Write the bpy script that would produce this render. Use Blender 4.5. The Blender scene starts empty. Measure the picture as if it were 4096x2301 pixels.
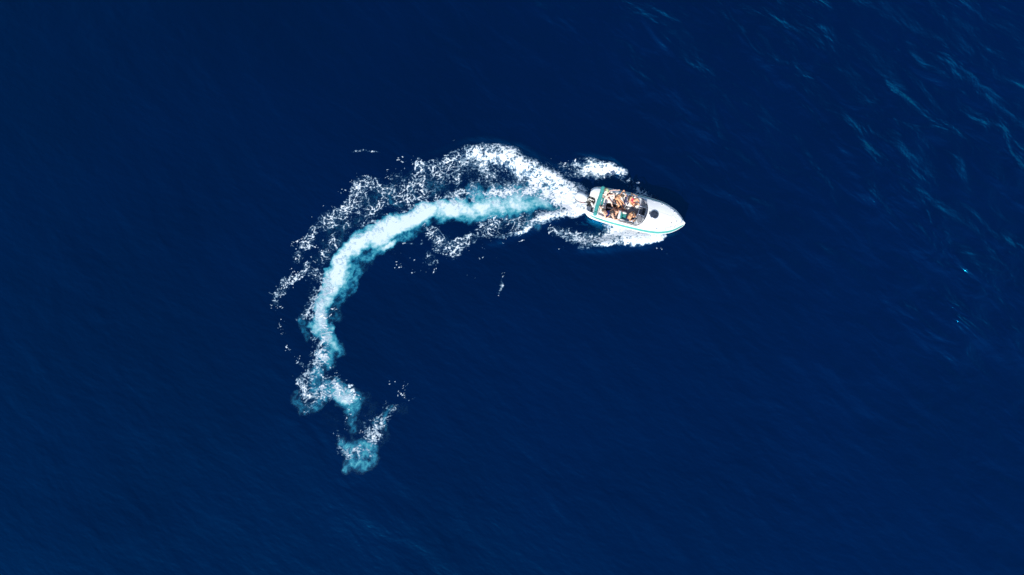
import bpy, bmesh, math, random
import numpy as np
from mathutils import Vector, Matrix, Euler, noise as mnoise

R = math.radians
scene = bpy.context.scene
COL = scene.collection

# ------------------------------------------------------------------ camera, sky, sun, exposure
CAM_H, CAM_PITCH, CAM_HFOV = 46.0, R(8.0), R(68.0)
CAM_POS = np.array([0.0, -CAM_H * math.tan(CAM_PITCH), CAM_H])
cam = bpy.data.objects.new('camera', bpy.data.cameras.new('camera'))
COL.objects.link(cam)
cam.location = CAM_POS
cam.rotation_euler = (CAM_PITCH, 0, 0)
cam.data.sensor_width = 36.0
cam.data.lens = 18.0 / math.tan(CAM_HFOV / 2)
cam.data.clip_start = 0.5
cam.data.clip_end = 9000
scene.camera = cam

SUN_AZ, SUN_EL = R(201), R(39)          # compass azimuth: image-top is north
world = bpy.data.worlds.new('World')
scene.world = world
world.use_nodes = True
wn = world.node_tree
for n in list(wn.nodes):
    wn.nodes.remove(n)
sky = wn.nodes.new('ShaderNodeTexSky')
sky.sky_type = 'NISHITA'
sky.sun_disc = False
sky.sun_elevation = SUN_EL
sky.sun_rotation = SUN_AZ
sky.air_density = 1.0
sky.dust_density = 0.1
sky.ozone_density = 1.5
bgn = wn.nodes.new('ShaderNodeBackground')
bgn.inputs['Strength'].default_value = 0.14
wout = wn.nodes.new('ShaderNodeOutputWorld')
wn.links.new(sky.outputs[0], bgn.inputs['Color'])
wn.links.new(bgn.outputs[0], wout.inputs['Surface'])

sun_data = bpy.data.lights.new('sun', 'SUN')
sun_data.energy = 5.0
sun_data.angle = R(0.53)
sun_data.color = (1.0, 0.965, 0.91)
sun = bpy.data.objects.new('sun', sun_data)
COL.objects.link(sun)
SUN_DIR = Vector((math.sin(SUN_AZ) * math.cos(SUN_EL), math.cos(SUN_AZ) * math.cos(SUN_EL), math.sin(SUN_EL)))
sun.rotation_euler = (-SUN_DIR).to_track_quat('-Z', 'Y').to_euler()
sun.location = SUN_DIR * 80

vs = scene.view_settings
vs.view_transform = 'Standard'
vs.look = 'None'
vs.exposure = 0.25
vs.gamma = 1.0
vs.use_curve_mapping = False

# ------------------------------------------------------------------ numpy helpers
FPX = 2048.0 / math.tan(CAM_HFOV / 2)
_fwd = -CAM_POS / np.linalg.norm(CAM_POS)
_right = np.array([1.0, 0, 0])
_up = np.cross(_right, _fwd)


def at(px, py, z=0.0):
    """point on the plane z seen at a pixel of the 4096 x 2301 photograph"""
    d = _fwd * FPX + _right * (px - 2048.0) - _up * (py - 1150.5)
    t = (z - CAM_POS[2]) / d[2]
    return CAM_POS + d * t


PXM = 64.5        # photograph pixels per metre near the boat


def _perm(seed):
    rs = np.random.RandomState(seed)
    p = rs.permutation(256)
    return np.concatenate([p, p])


_G = np.stack([np.cos(np.arange(16) * math.pi / 8 + .2), np.sin(np.arange(16) * math.pi / 8 + .2)], 1)


def perlin(x, y, seed=0):
    p = _perm(seed)
    xi = np.floor(x).astype(np.int64)
    yi = np.floor(y).astype(np.int64)
    xf = x - xi
    yf = y - yi
    u = xf * xf * xf * (xf * (xf * 6 - 15) + 10)
    v = yf * yf * yf * (yf * (yf * 6 - 15) + 10)

    def g(ix, iy, dx, dy):
        h = p[p[ix & 255] + (iy & 255)] & 15
        return _G[h, 0] * dx + _G[h, 1] * dy
    a = g(xi, yi, xf, yf)
    b = g(xi + 1, yi, xf - 1, yf)
    c = g(xi, yi + 1, xf, yf - 1)
    d = g(xi + 1, yi + 1, xf - 1, yf - 1)
    return ((a + u * (b - a)) * (1 - v) + (c + u * (d - c)) * v) * 1.5


def fbm(x, y, seed=0, octs=4, gain=0.5):
    s, a, t = 0.0, 1.0, 0.0
    for o in range(octs):
        s = s + a * perlin(x * 2 ** o + 17.3 * o, y * 2 ** o - 9.1 * o, seed + o)
        t += a
        a *= gain
    return s / t


def worley(x, y, seed=0):
    """distance to the nearest and second nearest of jittered cell points"""
    p = _perm(seed)
    rs = np.random.RandomState(seed + 1)
    jx, jy = rs.rand(256), rs.rand(256)
    xi = np.floor(x).astype(np.int64)
    yi = np.floor(y).astype(np.int64)
    d1 = np.full(x.shape, 9.0)
    d2 = np.full(x.shape, 9.0)
    for ox in (-1, 0, 1):
        for oy in (-1, 0, 1):
            h = p[p[(xi + ox) & 255] + ((yi + oy) & 255)]
            d = np.hypot(xi + ox + jx[h] - x, yi + oy + jy[h] - y)
            d2 = np.minimum(d2, np.maximum(d1, d))
            d1 = np.minimum(d1, d)
    return d1, d2


def cells(x, y, seed):
    a, b = worley(x, y, seed)
    return 1 - np.clip((b - a) * 1.25, 0, 1)


def sstep(a, b, x):
    t = np.clip((x - a) / (b - a), 0, 1)
    return t * t * (3 - 2 * t)


# ------------------------------------------------------------------ materials
def new_mat(name):
    m = bpy.data.materials.new(name)
    m.use_nodes = True
    nt = m.node_tree
    for n in list(nt.nodes):
        nt.nodes.remove(n)
    out = nt.nodes.new('ShaderNodeOutputMaterial')
    b = nt.nodes.new('ShaderNodeBsdfPrincipled')
    nt.links.new(b.outputs[0], out.inputs['Surface'])
    return m, nt, b, out


MATS = {}


def mat(name, col, rough=0.5, metal=0.0, var=0.06, scale=8.0, bump=0.0, bscale=60.0, coat=0.0, sss=0.0):
    if name in MATS:
        return MATS[name]
    m, nt, b, out = new_mat(name)
    tc = nt.nodes.new('ShaderNodeTexCoord')
    nz = nt.nodes.new('ShaderNodeTexNoise')
    nz.inputs['Scale'].default_value = scale
    nz.inputs['Detail'].default_value = 5
    nt.links.new(tc.outputs['Object'], nz.inputs['Vector'])
    rp = nt.nodes.new('ShaderNodeValToRGB')
    rp.color_ramp.elements[0].position = 0.3
    rp.color_ramp.elements[1].position = 0.7
    rp.color_ramp.elements[0].color = (*[max(0, c * (1 - var)) for c in col], 1)
    rp.color_ramp.elements[1].color = (*[min(1, c * (1 + var)) for c in col], 1)
    nt.links.new(nz.outputs['Fac'], rp.inputs[0])
    nt.links.new(rp.outputs[0], b.inputs['Base Color'])
    b.inputs['Roughness'].default_value = rough
    b.inputs['Metallic'].default_value = metal
    b.inputs['Coat Weight'].default_value = coat
    if sss:
        b.inputs['Subsurface Weight'].default_value = sss
        b.inputs['Subsurface Radius'].default_value = (0.012, 0.005, 0.003)
    if bump:
        n2 = nt.nodes.new('ShaderNodeTexNoise')
        n2.inputs['Scale'].default_value = bscale
        n2.inputs['Detail'].default_value = 3
        nt.links.new(tc.outputs['Object'], n2.inputs['Vector'])
        bp = nt.nodes.new('ShaderNodeBump')
        bp.inputs['Strength'].default_value = bump
        bp.inputs['Distance'].default_value = 0.01
        nt.links.new(n2.outputs['Fac'], bp.inputs['Height'])
        nt.links.new(bp.outputs[0], b.inputs['Normal'])
    MATS[name] = m
    return m


def water_material():
    m, nt, b, out = new_mat('sea_water')
    geo = nt.nodes.new('ShaderNodeNewGeometry')
    # diffuse colour of deep water, mottled by noise and lighter towards the east
    nz = nt.nodes.new('ShaderNodeTexNoise')
    nz.inputs['Scale'].default_value = 0.07
    nz.inputs['Detail'].default_value = 3
    nt.links.new(geo.outputs['Position'], nz.inputs['Vector'])
    rp = nt.nodes.new('ShaderNodeValToRGB')
    rp.color_ramp.elements[0].position = 0.2
    rp.color_ramp.elements[1].position = 0.8
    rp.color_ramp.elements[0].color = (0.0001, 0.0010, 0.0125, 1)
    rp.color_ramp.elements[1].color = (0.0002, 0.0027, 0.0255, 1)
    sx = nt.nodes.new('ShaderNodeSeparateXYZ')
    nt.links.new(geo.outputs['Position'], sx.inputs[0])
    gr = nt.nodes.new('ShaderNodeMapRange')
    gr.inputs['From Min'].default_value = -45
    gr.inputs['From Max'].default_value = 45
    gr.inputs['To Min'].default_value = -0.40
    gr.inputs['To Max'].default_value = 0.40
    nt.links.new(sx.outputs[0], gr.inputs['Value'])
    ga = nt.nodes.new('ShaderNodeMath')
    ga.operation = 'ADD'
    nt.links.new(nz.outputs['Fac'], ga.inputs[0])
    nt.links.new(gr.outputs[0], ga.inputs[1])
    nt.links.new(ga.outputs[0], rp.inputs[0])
    nt.nodes.remove(b)
    dif = nt.nodes.new('ShaderNodeBsdfDiffuse')
    nt.links.new(rp.outputs[0], dif.inputs['Color'])
    glo = nt.nodes.new('ShaderNodeBsdfGlossy')
    glo.inputs['Color'].default_value = (0.01, 0.46, 1.0, 1)
    glo.inputs['Roughness'].default_value = 0.15
    fre = nt.nodes.new('ShaderNodeFresnel')
    fre.inputs['IOR'].default_value = 1.95
    mix = nt.nodes.new('ShaderNodeMixShader')
    nt.links.new(fre.outputs[0], mix.inputs[0])
    nt.links.new(dif.outputs[0], mix.inputs[1])
    nt.links.new(glo.outputs[0], mix.inputs[2])
    nt.links.new(mix.outputs[0], out.inputs['Surface'])
    mp = nt.nodes.new('ShaderNodeMapping')
    mp.inputs['Scale'].default_value = (2.0, 1.0, 1.0)
    mp0 = nt.nodes.new('ShaderNodeMapping')
    mp0.inputs['Rotation'].default_value = (0, 0, R(-48))
    nt.links.new(geo.outputs['Position'], mp0.inputs['Vector'])
    nt.links.new(mp0.outputs[0], mp.inputs['Vector'])
    n1 = nt.nodes.new('ShaderNodeTexNoise')
    n1.inputs['Scale'].default_value = 0.34
    n1.inputs['Detail'].default_value = 4.0
    n1.inputs['Roughness'].default_value = 0.40
    n1.inputs['Distortion'].default_value = 0.4
    nt.links.new(mp.outputs[0], n1.inputs['Vector'])
    bp = nt.nodes.new('ShaderNodeBump')
    bp.inputs['Strength'].default_value = 1.0
    bp.inputs['Distance'].default_value = 0.60
    ch = nt.nodes.new('ShaderNodeAttribute')
    ch.attribute_name = 'chop'
    mu = nt.nodes.new('ShaderNodeMath')
    mu.operation = 'MULTIPLY'
    nt.links.new(n1.outputs['Fac'], mu.inputs[0])
    nt.links.new(ch.outputs['Fac'], mu.inputs[1])
    mp2 = nt.nodes.new('ShaderNodeMapping')
    mp2.inputs['Scale'].default_value = (2.2, 1.0, 1.0)
    mp3 = nt.nodes.new('ShaderNodeMapping')
    mp3.inputs['Rotation'].default_value = (0, 0, R(-62))
    nt.links.new(geo.outputs['Position'], mp3.inputs['Vector'])
    nt.links.new(mp3.outputs[0], mp2.inputs['Vector'])
    n2 = nt.nodes.new('ShaderNodeTexNoise')
    n2.inputs['Scale'].default_value = 1.15
    n2.inputs['Detail'].default_value = 5
    n2.inputs['Roughness'].default_value = 0.58
    nt.links.new(mp2.outputs[0], n2.inputs['Vector'])
    fr_ = nt.nodes.new('ShaderNodeMath')
    fr_.operation = 'MULTIPLY_ADD'
    fr_.inputs[1].default_value = 0.070
    nt.links.new(n2.outputs['Fac'], fr_.inputs[0])
    nt.links.new(mu.outputs[0], fr_.inputs[2])
    nt.links.new(fr_.outputs[0], bp.inputs['Height'])
    for nd in (dif, glo, fre):
        nt.links.new(bp.outputs[0], nd.inputs['Normal'])
    return m


def foam_material():
    m, nt, b, out = new_mat('sea_foam')
    geo = nt.nodes.new('ShaderNodeNewGeometry')
    at_ = nt.nodes.new('ShaderNodeAttribute')
    at_.attribute_name = 'cover'
    nz = nt.nodes.new('ShaderNodeTexNoise')
    nz.inputs['Scale'].default_value = 13.0
    nz.inputs['Detail'].default_value = 5
    nz.inputs['Roughness'].default_value = 0.65
    nt.links.new(geo.outputs['Position'], nz.inputs['Vector'])
    ad = nt.nodes.new('ShaderNodeMath')
    ad.operation = 'MULTIPLY_ADD'
    ad.inputs[1].default_value = 0.5
    ad.inputs[2].default_value = -0.25
    nt.links.new(nz.outputs['Fac'], ad.inputs[0])
    sm = nt.nodes.new('ShaderNodeMath')
    sm.operation = 'ADD'
    nt.links.new(at_.outputs['Fac'], sm.inputs[0])
    nt.links.new(ad.outputs[0], sm.inputs[1])
    mr = nt.nodes.new('ShaderNodeMapRange')
    mr.interpolation_type = 'SMOOTHSTEP'
    mr.inputs['From Min'].default_value = 0.03
    mr.inputs['From Max'].default_value = 0.9
    nt.links.new(sm.outputs[0], mr.inputs['Value'])
    nt.links.new(mr.outputs[0], b.inputs['Alpha'])
    cr = nt.nodes.new('ShaderNodeValToRGB')
    ce = cr.color_ramp.elements
    ce[0].position = 0.15
    ce[0].color = (0.10, 0.34, 0.56, 1)
    ce[1].position = 0.92
    ce[1].color = (0.71, 0.73, 0.75, 1)
    k = ce.new(0.5)
    k.color = (0.36, 0.49, 0.58, 1)
    nt.links.new(sm.outputs[0], cr.inputs[0])
    nt.links.new(cr.outputs[0], b.inputs['Base Color'])
    b.inputs['Roughness'].default_value = 0.85
    bp = nt.nodes.new('ShaderNodeBump')
    bp.inputs['Strength'].default_value = 0.35
    bp.inputs['Distance'].default_value = 0.03
    nt.links.new(nz.outputs['Fac'], bp.inputs['Height'])
    nt.links.new(bp.outputs[0], b.inputs['Normal'])
    return m


def plume_material():
    m, nt, b, out = new_mat('aerated_water')
    at_ = nt.nodes.new('ShaderNodeAttribute')
    at_.attribute_name = 'air'
    geo = nt.nodes.new('ShaderNodeNewGeometry')
    nz = nt.nodes.new('ShaderNodeTexNoise')
    nz.inputs['Scale'].default_value = 6.5
    nz.inputs['Detail'].default_value = 7
    nz.inputs['Roughness'].default_value = 0.62
    nt.links.new(geo.outputs['Position'], nz.inputs['Vector'])
    ad = nt.nodes.new('ShaderNodeMath')
    ad.operation = 'MULTIPLY_ADD'
    ad.inputs[1].default_value = 0.40
    ad.inputs[2].default_value = -0.20
    nt.links.new(nz.outputs['Fac'], ad.inputs[0])
    sm = nt.nodes.new('ShaderNodeMath')
    sm.operation = 'ADD'
    nt.links.new(at_.outputs['Fac'], sm.inputs[0])
    nt.links.new(ad.outputs[0], sm.inputs[1])
    gn = nt.nodes.new('ShaderNodeTexNoise')
    gn.inputs['Scale'].default_value = 24.0
    gn.inputs['Detail'].default_value = 3
    nt.links.new(geo.outputs['Position'], gn.inputs['Vector'])
    gm = nt.nodes.new('ShaderNodeMath')
    gm.operation = 'MULTIPLY_ADD'
    gm.inputs[1].default_value = 0.30
    gm.inputs[2].default_value = -0.15
    nt.links.new(gn.outputs['Fac'], gm.inputs[0])
    s2 = nt.nodes.new('ShaderNodeMath')
    s2.operation = 'ADD'
    nt.links.new(sm.outputs[0], s2.inputs[0])
    nt.links.new(gm.outputs[0], s2.inputs[1])
    sm = s2
    rp = nt.nodes.new('ShaderNodeValToRGB')
    e = rp.color_ramp.elements
    e[0].position = 0.0
    e[0].color = (0.0, 0.03, 0.10, 1)
    e[1].position = 1.0
    e[1].color = (0.57, 0.66, 0.67, 1)
    for p_, c in ((0.22, (0.0, 0.032, 0.09)), (0.42, (0.0, 0.088, 0.17)), (0.60, (0.035, 0.25, 0.315)), (0.80, (0.25, 0.46, 0.50))):
        k = e.new(p_)
        k.color = (*c, 1)
    nt.links.new(sm.outputs[0], rp.inputs[0])
    nt.links.new(rp.outputs[0], b.inputs['Base Color'])
    mr = nt.nodes.new('ShaderNodeMapRange')
    mr.interpolation_type = 'SMOOTHSTEP'
    mr.inputs['From Min'].default_value = 0.02
    mr.inputs['From Max'].default_value = 0.50
    nt.links.new(sm.outputs[0], mr.inputs['Value'])
    nt.links.new(mr.outputs[0], b.inputs['Alpha'])
    b.inputs['Roughness'].default_value = 0.45
    b.inputs['IOR'].default_value = 1.33
    return m


# ------------------------------------------------------------------ mesh helpers
def link(name, me, material=None, parent=None, smooth=False):
    o = bpy.data.objects.new(name, me)
    COL.objects.link(o)
    if material is not None:
        me.materials.append(material)
    if parent is not None:
        o.parent = parent
    if smooth:
        me.polygons.foreach_set('use_smooth', [True] * len(me.polygons))
    return o


def pyd(name, verts, faces, material=None, parent=None, smooth=False):
    me = bpy.data.meshes.new(name)
    me.from_pydata([tuple(v) for v in verts], [], faces)
    me.update()
    return link(name, me, material, parent, smooth)


def frombm(name, bm, material=None, parent=None, smooth=False):
    bmesh.ops.recalc_face_normals(bm, faces=bm.faces)
    me = bpy.data.meshes.new(name)
    bm.to_mesh(me)
    bm.free()
    return link(name, me, material, parent, smooth)


def tag(o, label=None, cat=None, group=None, kind=None):
    if label:
        o['label'] = label
    if cat:
        o['category'] = cat
    if group:
        o['group'] = group
    if kind:
        o['kind'] = kind
    return o


def empty(name, loc=(0, 0, 0)):
    o = bpy.data.objects.new(name, None)
    COL.objects.link(o)
    o.location = loc
    return o


def add_box(bm, c, s, rot=None, bevel=0.0, seg=2, taper=1.0):
    r = bmesh.ops.create_cube(bm, size=1.0)
    vs_ = r['verts']
    for v in vs_:
        f = taper if v.co.z > 0 else 1.0
        v.co = Vector((v.co.x * s[0] * f, v.co.y * s[1] * f, v.co.z * s[2]))
    if bevel:
        es = list({e for v in vs_ for e in v.link_edges})
        r2 = bmesh.ops.bevel(bm, geom=es, offset=bevel, segments=seg, affect='EDGES', profile=0.5)
        vs_ = list({v for f in r2['faces'] for v in f.verts} | {v for v in vs_ if v.is_valid})
    M = Matrix.Translation(c) @ (rot.to_matrix().to_4x4() if rot is not None else Matrix.Identity(4))
    for v in vs_:
        v.co = M @ v.co
    return vs_


def box(name, c, s, material, parent, rot=None, bevel=0.0, seg=2, taper=1.0, smooth=False):
    bm = bmesh.new()
    add_box(bm, c, s, rot, bevel, seg, taper)
    return frombm(name, bm, material, parent, smooth)


def add_tube(bm, pts, rad, n=8, caps=True):
    pts = [Vector(p) for p in pts]
    rads = rad if isinstance(rad, (list, tuple)) else [rad] * len(pts)
    rings = []
    prev = None
    for i, p in enumerate(pts):
        d = (pts[min(i + 1, len(pts) - 1)] - pts[max(i - 1, 0)]).normalized()
        a = prev if prev is not None else (Vector((0, 0, 1)) if abs(d.z) < 0.9 else Vector((1, 0, 0)))
        u = (a - d * a.dot(d)).normalized()
        prev = u
        w = d.cross(u)
        rings.append([bm.verts.new(p + (u * math.cos(t) + w * math.sin(t)) * rads[i]) for t in [2 * math.pi * k / n for k in range(n)]])
    for a, b in zip(rings, rings[1:]):
        for k in range(n):
            bm.faces.new((a[k], a[(k + 1) % n], b[(k + 1) % n], b[k]))
    if caps:
        bm.faces.new(rings[0][::-1])
        bm.faces.new(rings[-1])


def tube(name, pts, rad, material, parent, n=8):
    bm = bmesh.new()
    add_tube(bm, pts, rad, n)
    return frombm(name, bm, material, parent, True)


def crom(pts, n=8):
    """Catmull-Rom through points"""
    pts = [np.array(p, float) for p in pts]
    P = [2 * pts[0] - pts[1]] + pts + [2 * pts[-1] - pts[-2]]
    out = []
    for i in range(1, len(P) - 2):
        for k in range(n):
            t = k / n
            a, b, c, d = P[i - 1], P[i], P[i + 1], P[i + 2]
            out.append(0.5 * (2 * b + (c - a) * t + (2 * a - 5 * b + 4 * c - d) * t * t + (3 * b - a - 3 * c + d) * t ** 3))
    out.append(pts[-1])
    return out


def grid_faces(nu, nv, flip=False, closed=False):
    f = []
    for i in range(nu - 1):
        for j in range(nv - 1 if not closed else nv):
            a, b, c, d = i * nv + j, i * nv + (j + 1) % nv, (i + 1) * nv + (j + 1) % nv, (i + 1) * nv + j
            f.append((a, d, c, b) if flip else (a, b, c, d))
    return f


# ------------------------------------------------------------------ wake: strokes given in photograph pixels (x, y, half width, strength)
FOAM_DENSE = [
    # crest of the outer wake, from the stern up and round
    [(2300, 772, 30, 1.0), (2232, 725, 40, 1.05), (2140, 672, 42, 1.05), (2075, 636, 38, 1.0), (2015, 612, 34, .95), (1960, 602, 32, .85), (1905, 596, 30, .8), (1866, 604, 26, .7)],
    # white water behind the outboard
    [(2345, 812, 44, 1.2), (2290, 812, 56, 1.2), (2235, 790, 62, 1.15), (2180, 762, 60, 1.0), (2130, 730, 52, .9), (2090, 715, 44, .8)],
    # southern edge of the fan
    [(2340, 838, 26, 1.15), (2260, 845, 32, 1.1), (2190, 865, 30, 1.0), (2130, 892, 24, .95), (2080, 920, 16, .85), (2020, 944, 11, .75), (1975, 956, 8, .55)],
    [(2200, 850, 34, .7), (2130, 872, 30, .6), (2070, 885, 24, .45)],
    # band above the turquoise trail
    [(2150, 775, 36, .9), (2060, 768, 34, .85), (1960, 772, 32, .8), (1870, 765, 34, .75), (1800, 775, 28, .7)],
    [(2000, 640, 50, .78), (1930, 650, 54, .74), (1870, 668, 50, .64), (1800, 690, 44, .5)],
    [(2090, 690, 50, .78), (1990, 720, 46, .62), (1890, 730, 40, .55)],
    # bow wave to the north
    [(2470, 690, 34, 1.05), (2430, 690, 44, 1.0), (2380, 690, 46, .92), (2320, 690, 42, .8), (2270, 690, 36, .66)],
    [(2475, 665, 12, .9), (2420, 660, 14, .8), (2370, 648, 14, .75), (2312, 634, 10, .6)],
    [(2486, 718, 16, .6), (2440, 722, 16, .5)],
    # bow wave to the south
    [(2642, 938, 16, 1.1), (2600, 944, 32, 1.25), (2550, 938, 40, 1.25), (2500, 930, 40, 1.2), (2450, 935, 42, 1.05), (2400, 945, 38, .85), (2350, 950, 34, .62), (2300, 950, 28, .5)],
    [(2640, 932, 14, 1.2), (2590, 928, 22, 1.3), (2530, 912, 24, 1.3), (2470, 902, 22, 1.15), (2425, 905, 18, .8)],
    [(2490, 962, 14, 1.0), (2430, 976, 14, .95), (2370, 985, 12, .8), (2316, 988, 10, .6)],
    [(2590, 968, 16, .9), (2620, 955, 14, .9)],
    # torn foam lying on the bubble trail
    [(1290, 1190, 40, .42), (1276, 1240, 36, .62), (1290, 1280, 36, .62), (1250, 1275, 26, .5)],
    [(1360, 1100, 30, .3), (1330, 1130, 30, .35)],
    [(1225, 1545, 16, .78), (1238, 1576, 18, .82), (1280, 1592, 16, .72)],
    [(1276, 1556, 16, .8), (1318, 1534, 18, .88), (1356, 1545, 24, .86), (1376, 1585, 26, .7)],
    [(1200, 1528, 14, .6), (1220, 1528, 12, .62)],
    [(1355, 1786, 12, .6), (1390, 1808, 16, .62), (1413, 1810, 10, .55)],
    [(1467, 1705, 16, .66), (1465, 1730, 12, .55)], [(1500, 1712, 16, .66), (1525, 1700, 14, .6)],
    [(1520, 1662, 12, .5)],
    [(2008, 1128, 8, .75), (2012, 1150, 9, .8), (2000, 1165, 10, .7), (1990, 1180, 8, .6)],
]
FOAM_DENSE += [
    [(2320, 790, 40, 1.1), (2260, 760, 50, 1.05), (2190, 715, 52, 1.0), (2120, 672, 48, 1.0), (2050, 640, 46, .95), (1980, 622, 44, .9), (1910, 620, 42, .85), (1862, 640, 34, .7)],
    [(2260, 800, 60, 1.05), (2160, 770, 60, .9), (2070, 755, 56, .8), (1980, 758, 48, .74), (1890, 752, 44, .7)],
    [(2200, 740, 60, .9), (2100, 715, 60, .78), (2000, 685, 56, .7), (1910, 680, 50, .66), (1840, 690, 44, .58)],
    [(2655, 940, 10, 1.2), (2620, 944, 26, 1.3), (2560, 944, 34, 1.3), (2500, 946, 36, 1.2), (2440, 952, 38, 1.1), (2390, 958, 36, .95), (2340, 962, 34, .8), (2290, 960, 30, .66), (2250, 940, 24, .55)],
    [(2640, 948, 18, 1.2), (2600, 958, 26, 1.25), (2545, 956, 30, 1.2), (2490, 958, 26, 1.1)],
    [(2300, 690, 34, .75), (2250, 706, 34, .75), (2210, 718, 34, .85)], [(2400, 712, 26, .6), (2340, 716, 26, .5)],
    [(2340, 758, 18, .8), (2300, 752, 22, .8)], [(2360, 735, 12, .5), (2390, 730, 10, .5)],
    [(2486, 690, 24, 1.0), (2440, 680, 36, .95), (2390, 672, 36, .9), (2330, 668, 34, .75), (2270, 676, 34, .6), (2220, 680, 28, .5)],
]
FOAM_LACE = [
    [(1850, 640, 66, 1.0), (1780, 668, 66, .95), (1700, 680, 54, .92), (1650, 690, 48, .85)],
    [(1860, 700, 60, .8), (1760, 720, 55, .72), (1670, 735, 50, .9), (1600, 745, 50, .92), (1520, 750, 46, .92), (1450, 752, 42, .92)],
    [(1720, 700, 70, .8), (1620, 735, 66, .8), (1530, 770, 60, .75), (1450, 810, 50, .7), (1380, 870, 50, .65)],
    [(1680, 640, 20, .9), (1666, 672, 20, .9), (1618, 712, 20, .8)],
    [(1460, 750, 48, 1.1), (1430, 780, 46, 1.05), (1398, 825, 44, 1.05), (1348, 858, 44, 1.1), (1300, 882, 42, 1.05), (1268, 915, 38, 1.0), (1244, 960, 34, .92), (1212, 1006, 30, .86), (1194, 1030, 26, .8)],
    [(1345, 885, 36, .85), (1400, 865, 30, .7), (1430, 800, 34, .75)],
    [(1880, 745, 60, .75), (1960, 700, 60, .8), (2050, 720, 60, .75), (2100, 745, 50, .7)],
    [(2100, 890, 46, .95), (2060, 900, 54, .95), (1990, 910, 58, .92), (1930, 920, 50, .92), (1900, 950, 38, .85)],
    [(1740, 940, 44, 1.0), (1760, 975, 48, 1.05), (1800, 1000, 46, 1.05), (1850, 965, 44, 1.05), (1870, 940, 34, .95)],
    [(1700, 895, 16, .8), (1706, 920, 16, .8), (1730, 935, 20, .85)],
    [(1715, 1020, 30, .7), (1735, 1050, 24, .62)], [(1600, 982, 8, .7), (1660, 984, 8, .66), (1690, 968, 10, .7)],
    [(2240, 690, 50, .75), (2200, 670, 34, .7), (2185, 650, 20, .5)], [(2300, 660, 34, .7), (2350, 670, 40, .8)],
    [(2200, 905, 26, .72), (2240, 925, 34, .8), (2290, 945, 40, .85), (2330, 960, 40, .85)], [(2310, 890, 16, .62), (2320, 915, 22, .7)],
    [(1230, 1062, 24, 1.0), (1205, 1090, 20, .9), (1160, 1110, 24, .9), (1135, 1125, 26, 1.0), (1130, 1160, 26, .9), (1115, 1200, 26, .9), (1108, 1230, 20, .8)],
    [(1300, 1120, 40, .6), (1260, 1160, 36, .66), (1250, 1210, 34, .72), (1240, 1255, 36, .8), (1200, 1270, 18, .7)],
    [(1330, 1180, 40, .5), (1310, 1260, 40, .62), (1290, 1300, 40, .6)],
    [(1275, 1330, 30, .62), (1270, 1380, 28, .8), (1275, 1410, 24, .75), (1270, 1445, 26, .72), (1250, 1470, 26, .8), (1262, 1485, 24, .8)],
    [(1330, 1440, 10, .5), (1290, 1436, 10, .7)],
    [(1195, 1445, 14, .62), (1215, 1470, 14, .62), (1222, 1505, 16, .6)],
    [(1540, 860, 30, .55), (1500, 855, 26, .55)], [(1480, 935, 24, .5), (1420, 935, 22, .5), (1400, 985, 30, .6), (1350, 1000, 24, .55)],
    [(1380, 650, 0, 0)],
    [(1205, 1530, 24, .66), (1240, 1560, 30, .7), (1270, 1600, 26, .6)], [(1400, 1560, 30, .7), (1415, 1590, 20, .6)],
    [(1356, 1712, 10, .7), (1366, 1745, 9, .75), (1362, 1775, 8, .6)], [(1345, 1780, 16, .66), (1390, 1812, 24, .72), (1420, 1806, 16, .6)],
    [(1490, 1740, 9, .8), (1508, 1745, 9, .85), (1513, 1765, 9, .85), (1506, 1785, 9, .85), (1490, 1783, 9, .8), (1476, 1765, 9, .75), (1486, 1745, 9, .7)],
    [(1512, 1655, 14, .66), (1545, 1628, 14, .6), (1580, 1640, 14, .5)], [(1470, 1700, 24, .7), (1525, 1705, 20, .7)],
    [(1415, 607, 6, .7), (1450, 602, 8, .8), (1490, 602, 8, .85), (1520, 612, 7, .75)],
    [(2010, 1125, 16, .7), (2005, 1160, 20, .75), (1990, 1185, 14, .6)], [(2015, 1085, 8, .55), (2020, 1095, 8, .5)],
    [(2420, 898, 34, .5), (2470, 905, 30, .5)],
]
FOAM_LACE += [[(1740, 770, 56, .85), (1640, 790, 56, .82), (1540, 815, 56, .8), (1450, 860, 56, .78), (1370, 930, 54, .72), (1300, 1020, 50, .66), (1250, 1120, 44, .6)], [(1320, 1190, 46, .7), (1290, 1260, 50, .8), (1280, 1340, 44, .75), (1290, 1420, 40, .75), (1250, 1500, 44, .75), (1300, 1560, 60, .75), (1390, 1600, 44, .7), (1400, 1680, 30, .6)], [(1390, 1800, 50, .7), (1470, 1800, 50, .7), (1510, 1730, 44, .7)]]
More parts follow.
